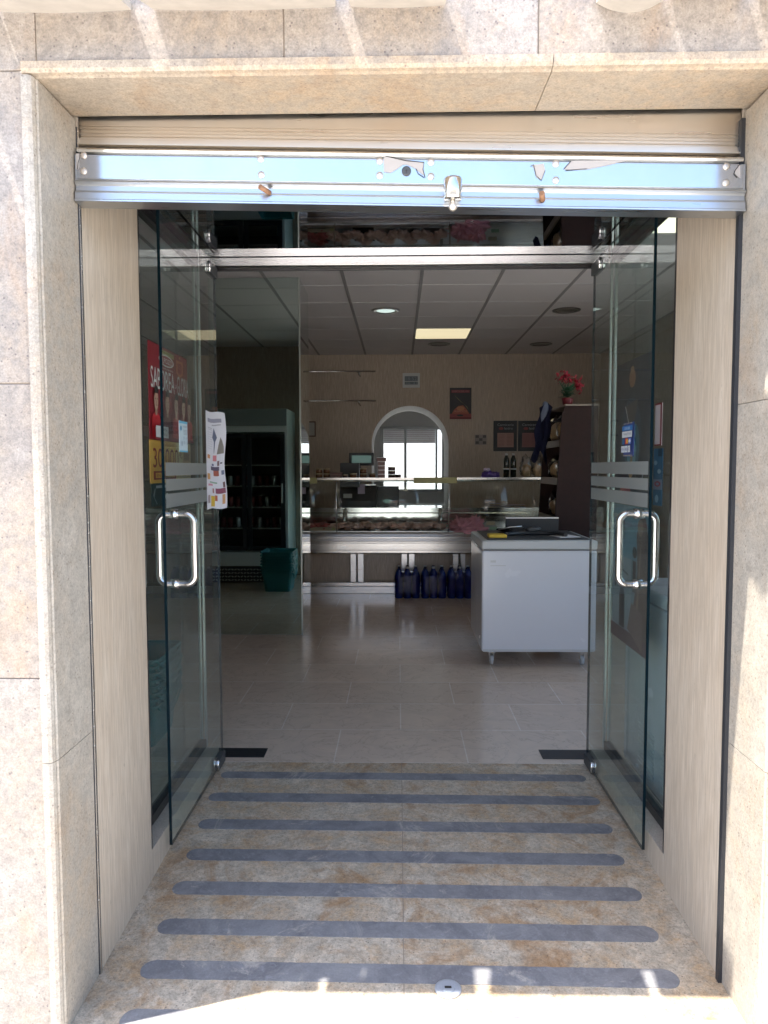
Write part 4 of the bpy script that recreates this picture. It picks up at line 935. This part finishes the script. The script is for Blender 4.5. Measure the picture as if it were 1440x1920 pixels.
B().box(CX0, CX1, YC + .121, YC + .74, .60, .640, M['alu']).part('display_deck', t)
b = B(); pr = [(YC + .741, .60), (YC + .741, .70), (YC + .70, .705), (YC + .70, .735), (YC + .72, .738), (YC + .72, .762), (YC + .69, .765), (YC + .69, .80), (YC + .74, .81), (YC + .74, .835), (YC + .72, .838), (YC + .72, .862), (YC + 1.2, .865), (YC + 1.2, .60)]
b.prism(pr, 'x', CX0, CX1, M['steel']); b.part('rear_worktop', t)
B().box(CX0, CX1, YC + 1.15, YC + 1.19, 0, .599, M['plaster']).part('rear_panel', t)
# top glass shelf with steel edge, curved front glass
b = B(); b.box(CX0, CX1, YC - .03, YC + .30, 1.198, 1.206, M['glassclear']); b.part('top_shelf', t)
B().box(CX0, CX1, YC - .038, YC - .031, 1.190, 1.214, M['brushed'], .001).part('shelf_edge', t)
B().tube([(CX0, YC + .02, 1.180), (CX1, YC + .02, 1.180)], .008, M['steel'], 10).part('shelf_rail', t)
def cg(k): a = k / 10; return (YC - .010 + .0 - .055 * math.sin(math.pi * a), .652 + .538 * a)
edges = [CX0, -1.55, -.635, .516, 1.45, CX1]
for xa, xb in zip(edges, edges[1:]):
    b = B(); pr = [cg(k) for k in range(11)] + [(y + .005, z) for y, z in [cg(k) for k in range(10, -1, -1)]]
    b.prism(pr, 'x', xa + .006, xb - .006, M['glassclear'], True); b.part('curved_glass', t)
for xe in edges[1:-1]:
    B().tube([(xe, cg(k)[0] + .003, cg(k)[1]) for k in range(11)], .007, M['steel'], 8).part('glass_post', t)
for xe in (-.60, .47):
    B().tube([(xe, YC + .55, .645), (xe, YC + .56, .75), (xe, YC + .60, .85)], .016, M['steel'], 10).part('inner_bracket', t)
B().box(CX0, CX1, YC + .02, YC + .10, .6525, .658, M['alu']).part('front_ledge', t)

def onz(px, py, y): 
    q = on_y(px, py, y); return q
# meat in the display
mi_ = [('dark', -1.35), ('dark', -1.1), ('dark', -.85), ('pink', -.60), ('pink', -.36), ('pink', -.12), ('pink', .12), ('pink', .36)]
lab = ['dark red cuts at the left end of the display', 'dark red cuts beside the mirror column', 'dark red joint left of the glass post', 'long pink fillets just right of the glass post', 'pink minced patties in the middle left', 'peach-coloured cuts in the middle of the display', 'pink pork slices on a steel tray', 'pink chops left of the right glass post']
for (kd, x_), l_ in zip(mi_, lab):
    tt = thing('meat_tray', (x_, YC + .36, .641), 'tray of ' + l_, 'meat tray', 'trays of meat in the counter')
    B().box(x_ - .11, x_ + .11, YC + .16, YC + .58, .641, .650, M['black'] if kd == 'dark' or x_ in (-.36,) else M['alu'], .003).part('tray', tt)
    for k in range(4): B().blob((x_ - .08 + .052 * k, YC + .24 + .09 * (k % 3), .690), .062, M['meatdark'] if kd == 'dark' else M['meat'], 3, .35, 8, (1.0, 1.6, .55), x_ * 9 + k).part('meat_cut', tt)
B().box(-1.02, -.66, YC + .13, YC + .145, .66, .705, M['sand']).part('tmp') if False else None
b = B(); b.box(-.98, -.66, YC + .14, YC + .15, .655, .69, M['sand']); tag(b.part('price_strip'), 'tan price strip standing in the left of the display', 'price strip')
b = B(); b.box(-.70, -.665, YC + .135, YC + .14, .655, .70, flat((.60, .52, .25))); tag(b.part('price_tag'), 'small yellow price tag by the left glass post', 'price tag')
b = B(); p_ = on_y(880, 985, YC - .06)
b.blob((.66, YC + .10, .70), .10, M['pink'], 4, .55, 14, (1.1, .9, .8), 2); b.blob((.80, YC + .12, .72), .075, M['pink'], 4, .5, 14, (1, 1, 1), 5); b.blob((.76, YC + .06, .665), .09, M['pink'], 4, .35, 10, (1.7, .9, .5), 8)
tag(b.part('plastic_bags'), 'crumpled pink plastic bags heaped in the display behind the freezer corner', 'bags')
b = B(); b.box(.94, 1.03, YC + .3, YC + .305, .70, .74, M['sand']); b.box(.96, 1.04, YC + .2, YC + .205, .655, .69, M['greenp']); tag(b.part('price_labels'), 'tan and pale green labels standing behind the pink bags', 'price tag')
b = B()
for k in range(7):
    c = Vector((1.22 + rnd.uniform(-.12, .12), 8.2 + rnd.uniform(-.05, .05), .868 + k * .006)); b.box(c.x - .11, c.x + .11, c.y - .07, c.y + .07, c.z, c.z + .002, M['lblue'] if k % 2 else M['lilac'], 0, Matrix.Rotation(rnd.uniform(-.5, .5), 3, 'Z') @ Matrix.Rotation(rnd.uniform(-.25, .25), 3, 'Y'), c)
tag(b.part('wrapping_paper'), 'loose pale sheets of wrapping paper on the worktop at the right', 'paper')

# behind and on the counter
p0, p1 = on_y(637, 958, 8.2), on_y(706, 908, 8.2)
t = thing('counter_scale', ((p0.x + p1.x) / 2, 8.25, .866), 'black counter scale seen through the curved glass with a lilac slip on it', 'scale')
b = B(); b.prism([(8.16, .866), (8.16, .94), (8.20, 1.09), (8.32, 1.11), (8.42, .95), (8.42, .866)], 'x', p0.x, p1.x, M['black']); b.part('body', t)
q0, q1 = on_y(644, 937, 8.155), on_y(660, 929, 8.155)
b = B(); b.box(q0.x, q1.x, 8.150, 8.158, q0.z + .02, q1.z + .02, M['whitegrey']); b.part('label_plate', t)
B().box(p0.x + .02, p1.x - .02, 8.21, 8.40, 1.112, 1.125, M['steel'], .003).part('weighing_plate', t)
c_ = (p0.x + p1.x) / 2
B().box(c_ - .03, c_ + .03, 8.215, 8.235, 1.12, 1.40, M['black']).part('mast', t)
a0, a1 = on_y(655, 873, 8.2), on_y(701, 849, 8.2)
hd = B().box(a0.x, a1.x, 8.18, 8.23, a0.z, a1.z, M['black'], .004).part('display_head', t)
b = B(); b.box(a0.x + .03, a1.x - .03, 8.176, 8.1795, a0.z + .03, a1.z - .03, M['lcd']); b.part('screen', hd)
b = B(); q0, q1 = on_y(671, 926, 8.14), on_y(684, 908, 8.14); b.box(q0.x, q1.x, 8.135, 8.137, q0.z, q1.z, M['lilac']); tag(b.part('lilac_slip'), 'lilac paper slip hanging in front of the black scale', 'paper slip')
p0, p1 = on_y(707, 948, 8.3), on_y(748, 912, 8.3)
t = thing('card_printer', ((p0.x + p1.x) / 2, 8.35, .866), 'dark till unit with a glowing green screen right of the scale', 'till')
B().box(p0.x, p1.x, 8.31, 8.46, .866, p1.z, M['dgrey'], .006).part('body', t)
q0, q1 = on_y(717, 943, 8.3), on_y(736, 936, 8.3)
b = B(); b.lathe([(.05, 0), (.05, -.003)], ((q0.x + q1.x) / 2, 8.308, (q0.z + q1.z) / 2), M['lcd'], 20, 'y')
for v in b.bm.verts: v.co.z = (q0.z + q1.z) / 2 + (v.co.z - (q0.z + q1.z) / 2) * .5
b.part('screen', t)
p0, p1 = on_y(638, 892, 7.9), on_y(660, 868, 7.9)
b = B(); b.box(p0.x, p1.x + .08, 7.88, 7.96, 1.10, p1.z, M['black'], .004); tag(b.part('till_box'), 'black box behind the shelf to the left of the scale display', 'box')
# small goods on the glass shelf (z 1.206)
ZS = 1.2065
def lathe_item(name, px, y, prof, mats, label, cat, group, lidprof=None):
    x_ = (px - 747.5) / 1343.1 * y; t = thing(name, (x_, y, ZS), label, cat, group)
    B().lathe(prof, (x_, y, ZS), mats[0], 18).part('body', t)
    if lidprof: B().lathe(lidprof, (x_, y, ZS), mats[1], 18).part('lid', t)
    return t
def tin(px, z0, r, h, mm, label, y=7.46, lidm=None):
    x_ = (px - 747.5) / 1343.1 * y; t = thing('preserve_jar', (x_, y, ZS + z0), label, 'jar', 'jars and tins on the glass shelf')
    B().lathe([(r, 0), (r, h * .75), (r * .95, h * .78)], (x_, y, ZS + z0), mm, 18).part('body', t)
    B().lathe([(r * 1.02, h * .79), (r * 1.02, h)], (x_, y, ZS + z0), lidm or M['lid'], 18).part('lid', t)
H = .052
for px, n_, mm, r, nm_ in ((599, 2, M['jar'], .034, 'left end of the shelf'), (613, 2, M['jar'], .034, 'second place from the left end'), (648, 1, M['tin'], .03, 'in front of the black box'), (663, 1, M['jar'], .036, 'left of the tall pair of gold-lidded jars'), (682, 2, M['jar'], .036, 'under the scale display'), (699, 1, M['jar'], .034, 'right of the gold-lidded pair'), (735, 3, M['tin'], .038, 'against the bright window'), (747, 1, M['tin'], .03, 'alone at the right against the window')):
    for k in range(n_):
        lv = '' if n_ == 1 else [', lowest of its pile', ', second in its pile', ', top of its pile'][k if k < n_ - 1 else 2]
        tin(px, k * (H if mm is not M['tin'] else .04), r, H - .002 if mm is not M['tin'] else .038, mm, ('amber preserve jar' if mm is M['jar'] else 'dark flat tin') + ' ' + nm_ + lv)
for k in range(5):
    x_ = (716 - 747.5) / 1343.1 * 7.46; b = B(); b.box(x_ - .037 - (.012 if k == 4 else 0), x_ + .037 + (.012 if k == 4 else 0), 7.43, 7.49, ZS + k * .043, ZS + k * .043 + .040, M['tin'], .003)
    b.box(x_ - .040 - (.012 if k == 4 else 0), x_ + .040 + (.012 if k == 4 else 0), 7.427, 7.493, ZS + k * .043 + .0402, ZS + k * .043 + .0425, M['alu'])
    tag(b.part('spice_box'), 'dark box of the tall pile in front of the hatch, ' + ['lowest', 'second', 'middle', 'fourth', 'top and widest'][k], 'box', 'tall pile of small boxes on the shelf')
for k in range(3):
    x_ = (631 - 747.5) / 1343.1 * 7.46; b = B(); b.box(x_ - .062, x_ + .062, 7.42, 7.50, ZS + .002 + k * .020, ZS + .020 + k * .020, M['tin'], .002)
    tag(b.part('flat_box'), 'flat reddish box lying left of the black box, ' + ['bottom', 'middle', 'top'][k] + ' of three', 'box', 'flat boxes lying on the shelf')
x0_, x1_ = (903 - 747.5) / 1343.1 * 7.46, (936 - 747.5) / 1343.1 * 7.46
b = B(); b.blob(((x0_ + x1_) / 2 - .03, 7.46, ZS + .035), .045, M['purple'], 3, .3, 8, (1.3, .8, .8), 1); b.blob(((x0_ + x1_) / 2 + .04, 7.46, ZS + .03), .04, M['purple'], 3, .3, 8, (1.3, .8, .8), 4); b.blob((x0_ + .05, 7.45, ZS + .085), .025, M['lilac'], 3, .3, 8, (1.3, .8, .7), 6)
b.box(x0_ - .0, x1_, 7.43, 7.49, ZS, ZS + .015, M['purple']); tag(b.part('purple_packets'), 'heap of small purple packets on the right of the glass shelf', 'packets')
for k, px in enumerate((949, 962)):
    x_ = (px - 747.5) / 1343.1 * 7.46; t = thing('dark_bottle', (x_, 7.46, ZS), 'tall dark bottle on the glass shelf, %s of the pair below the menu boards' % ('left' if k == 0 else 'right'), 'bottle', 'dark bottles on the glass shelf')
    B().lathe([(.030, 0), (.031, .17), (.026, .20), (.014, .225), (.014, .25)], (x_, 7.46, ZS), M['bottleg'], 20).part('glass', t)
    B().lathe([(.0152, .232), (.0152, .256)], (x_, 7.46, ZS), M['alu'], 14).part('cap', t)
    B().lathe([(.0315, .085), (.0315, .10)], (x_, 7.46, ZS), M['whitegrey'], 20).part('label_band', t)
for k, px in enumerate((987, 1008)):
    x_ = (px - 747.5) / 1343.1 * 7.46; t = thing('snack_bag', (x_, 7.48, ZS), 'clear cellophane bag of brown snacks, %s of two beside the dark bottles' % ('nearer one' if k == 0 else 'farther one'), 'bag', 'clear bags on the glass shelf')
    B().blob((x_, 7.48, ZS + .11), .062, M['bag'], 3, .35, 10, (1, .7, 1.9), k + 3).part('film', t)
    B().blob((x_, 7.48, ZS + .07), .05, M['bread'], 3, .2, 10, (1, .7, 1.35), k + 5).part('contents', t)
# sticky labels on the shelf edge
for px0, px1, nm_ in ((581, 595, 'small one at the left end by the column'), (776, 857, 'long one in the middle under the window')):
    xa, xb = (px0 - 747.5) / 1343.1 * 7.32, (px1 - 747.5) / 1343.1 * 7.32
    b = B(); b.box(xa, xb, 7.316, 7.318, 1.155, 1.215, flat((.50, .48, .22))); tag(b.part('shelf_label'), 'pale yellow shelf-edge label, ' + nm_, 'label', 'yellow labels on the shelf edge')

# ------------------------------------------------------------------ water bottle packs
def bottle_pack(x, label):
    t = thing('water_pack', (x, 7.22, 0), label, 'bottle pack', 'shrink-wrapped packs of water on the floor')
    for i in range(3):
        for j in range(2):
            bx, by = x - .084 + .084 * i, 7.18 + .084 * j
            bo = B().lathe([(.036, 0), (.0415, .01), (.039, .05), (.0415, .06), (.039, .09), (.0415, .10), (.039, .13), (.0415, .14), (.0415, .215), (.038, .245), (.024, .275), (.013, .30)], (bx, by, 0), M['bottleblue'], 16).part('bottle', t)
            B().lathe([(.0155, .300), (.0155, .318)], (bx, by, 0), M['whitegrey'] if (i + j) % 2 else M['blue'], 12).part('cap', bo)
    b = B(); b.box(x - .129, x + .129, 7.133, 7.312, .012, .262, M['film'], .045); b.part('shrink_film', t)
    return t
w0 = bottle_pack(.09, 'left pack of blue water bottles at the foot of the counter')
w0.location.x += 0
dup(w0, (.355, 7.22, 0), 'middle pack of blue water bottles, between two other packs'); dup(w0, (.62, 7.22, 0), 'right pack of blue water bottles, beside the white freezer')

# ------------------------------------------------------------------ things on the back wall
for z, nm_ in ((2.553, 'upper'), (2.178, 'lower')):
    t = thing('wall_rail', (-1.0, YB - .05, z), '%s thin steel hanging rail on the back wall left of the hatch' % nm_, 'rail', 'steel rails on the back wall')
    B().tube([(-2.2, YB - .05, z), (-.289, YB - .05, z)], .010, M['steel'], 10).part('bar', t)
    for x_ in (-.51, -1.7): B().tube([(x_, YB - .05, z), (x_ + .02, YB - .03, z - .06), (x_, YB - .002, z - .03)], .010, M['steel'], 8).part('bracket', t)
def wall_pic(px0, py0, px1, py1, base, th=.01, y=YB - .003):
    a, c = on_y(px0, py1, y), on_y(px1, py0, y)
    return Pic((a.x, y - th, a.z), (1, 0, 0), (0, 0, 1), c.x - a.x, c.z - a.z, base, th)
p = wall_pic(755, 700, 787, 727, M['whitegrey'], .03)
p.rect(.06, .06, .94, .94, (.55, .57, .56)); p.rect(.12, .45, .88, .78, (.12, .15, .18)); p.rect(.12, .20, .88, .40, (.14, .17, .19)); p.text('18:52', .18, .50, .82, .73, (.30, .34, .36)); p.text('26  41', .18, .24, .82, .36, (.30, .34, .36))
tag(p.done('wall_clock'), 'square pale digital clock high on the back wall above the hatch', 'clock')
p = wall_pic(843, 727, 884, 786, flat((.022, .018, .022)), .004)
p.rect(0, 0, 1, .17, (.30, .05, .05)); p.rect(.0, 0, 1, .06, (.16, .01, .015)); p.rect(.08, .84, .92, .93, (.22, .03, .04)); p.text('OFERTAS DEL MES', .12, .86, .88, .91, (.5, .2, .2))
p.poly([(.1, .17), (.2, .3), (.4, .42), (.62, .44), (.8, .3), (.9, .17)], (.42, .10, .05)); p.ell(.5, .34, .18, .07, (.55, .22, .10)); p.poly([(.2, .78), (.3, .7), (.7, .45), (.88, .28), (.8, .40), (.4, .62)], (.22, .20, .08)); p.ell(.48, .12, .15, .03, (.02, .02, .02)); p.text('ASADOS', .2, .22, .8, .28, (.6, .25, .2))
tag(p.done('food_poster'), 'dark poster with red roast meat picture on the back wall right of the hatch', 'poster')
for px0, px1, nm_, mm in ((925, 969, 'left', (.46, .26, .22)), (971, 1016, 'right', (.34, .15, .15))):
    p = wall_pic(px0, 789, px1, 846, flat((.012, .014, .02)), .02)
    p.text('Carniceria', .16, .83, .86, .91, (.36, .38, .42)); p.text('Isidro', .46, .71, .82, .79, (.36, .38, .42)); p.ell(.32, .745, .10, .045, (.28, .05, .05))
    p.rect(.16, .13, .86, .60, mm)
    for k in range(9): p.rect(.20, .17 + k * .045, .46, .18 + k * .045, (.22, .09, .09)); p.rect(.56, .17 + k * .045, .82, .18 + k * .045, (.22, .09, .09))
    tag(p.done('price_board'), '%s of two black price boards with pink lists on the back wall' % nm_, 'price board', 'black price boards')
p = wall_pic(890, 815, 912, 834, flat((.30, .26, .24)), .02)
for i in range(3):
    for j in range(3):
        if (i + j) % 2 == 0: p.rect(.06 + i * .31, .08 + j * .3, .34 + i * .31, .34 + j * .3, (.10, .09, .09))
tag(p.done('switch_panel'), 'small checkered switch plate on the back wall left of the price boards', 'switch plate')
p = wall_pic(578, 790, 592, 819, flat((.10, .05, .035)), .012); p.rect(.0, .08, .85, .92, (.40, .38, .34))
tag(p.done('wall_frame'), 'small brown-framed notice on the back wall beside the mirror column', 'picture frame')
p = Pic((2.597, 8.3, 1.85), (0, -1, 0), (0, 0, 1), .8, .55, flat((.18, .02, .02)), .02); p.rect(.05, .07, .95, .93, (.45, .43, .42))
tag(p.done('certificate_frame'), 'red-framed pale certificate on the right wall', 'picture frame')

# ------------------------------------------------------------------ across the street (only reflected in glass and steel)
t = thing('street_house', (0, -12, Z0 - .12), 'low cream house across the street, reflected in the shutter', 'house')
b = B(); b.box(-14, 14, -18, -12, Z0 - .12, 3.2, simple('cream_render', (.66, .60, .52), .8, var=.05, scale=3)); b.part('wall', t)
b = B(); b.prism([(-18.3, 3.2), (-11.7, 3.2), (-15, 4.3)], 'x', -14.3, 14.3, simple('terracotta', (.42, .20, .12), .8, var=.2)); b.part('roof', t)
for k in range(-3, 4):
    b = B(); b.box(k * 3.6 - .5, k * 3.6 + .5, -12, -11.97, .9, 2.2, M['black']); b.part('window', t)
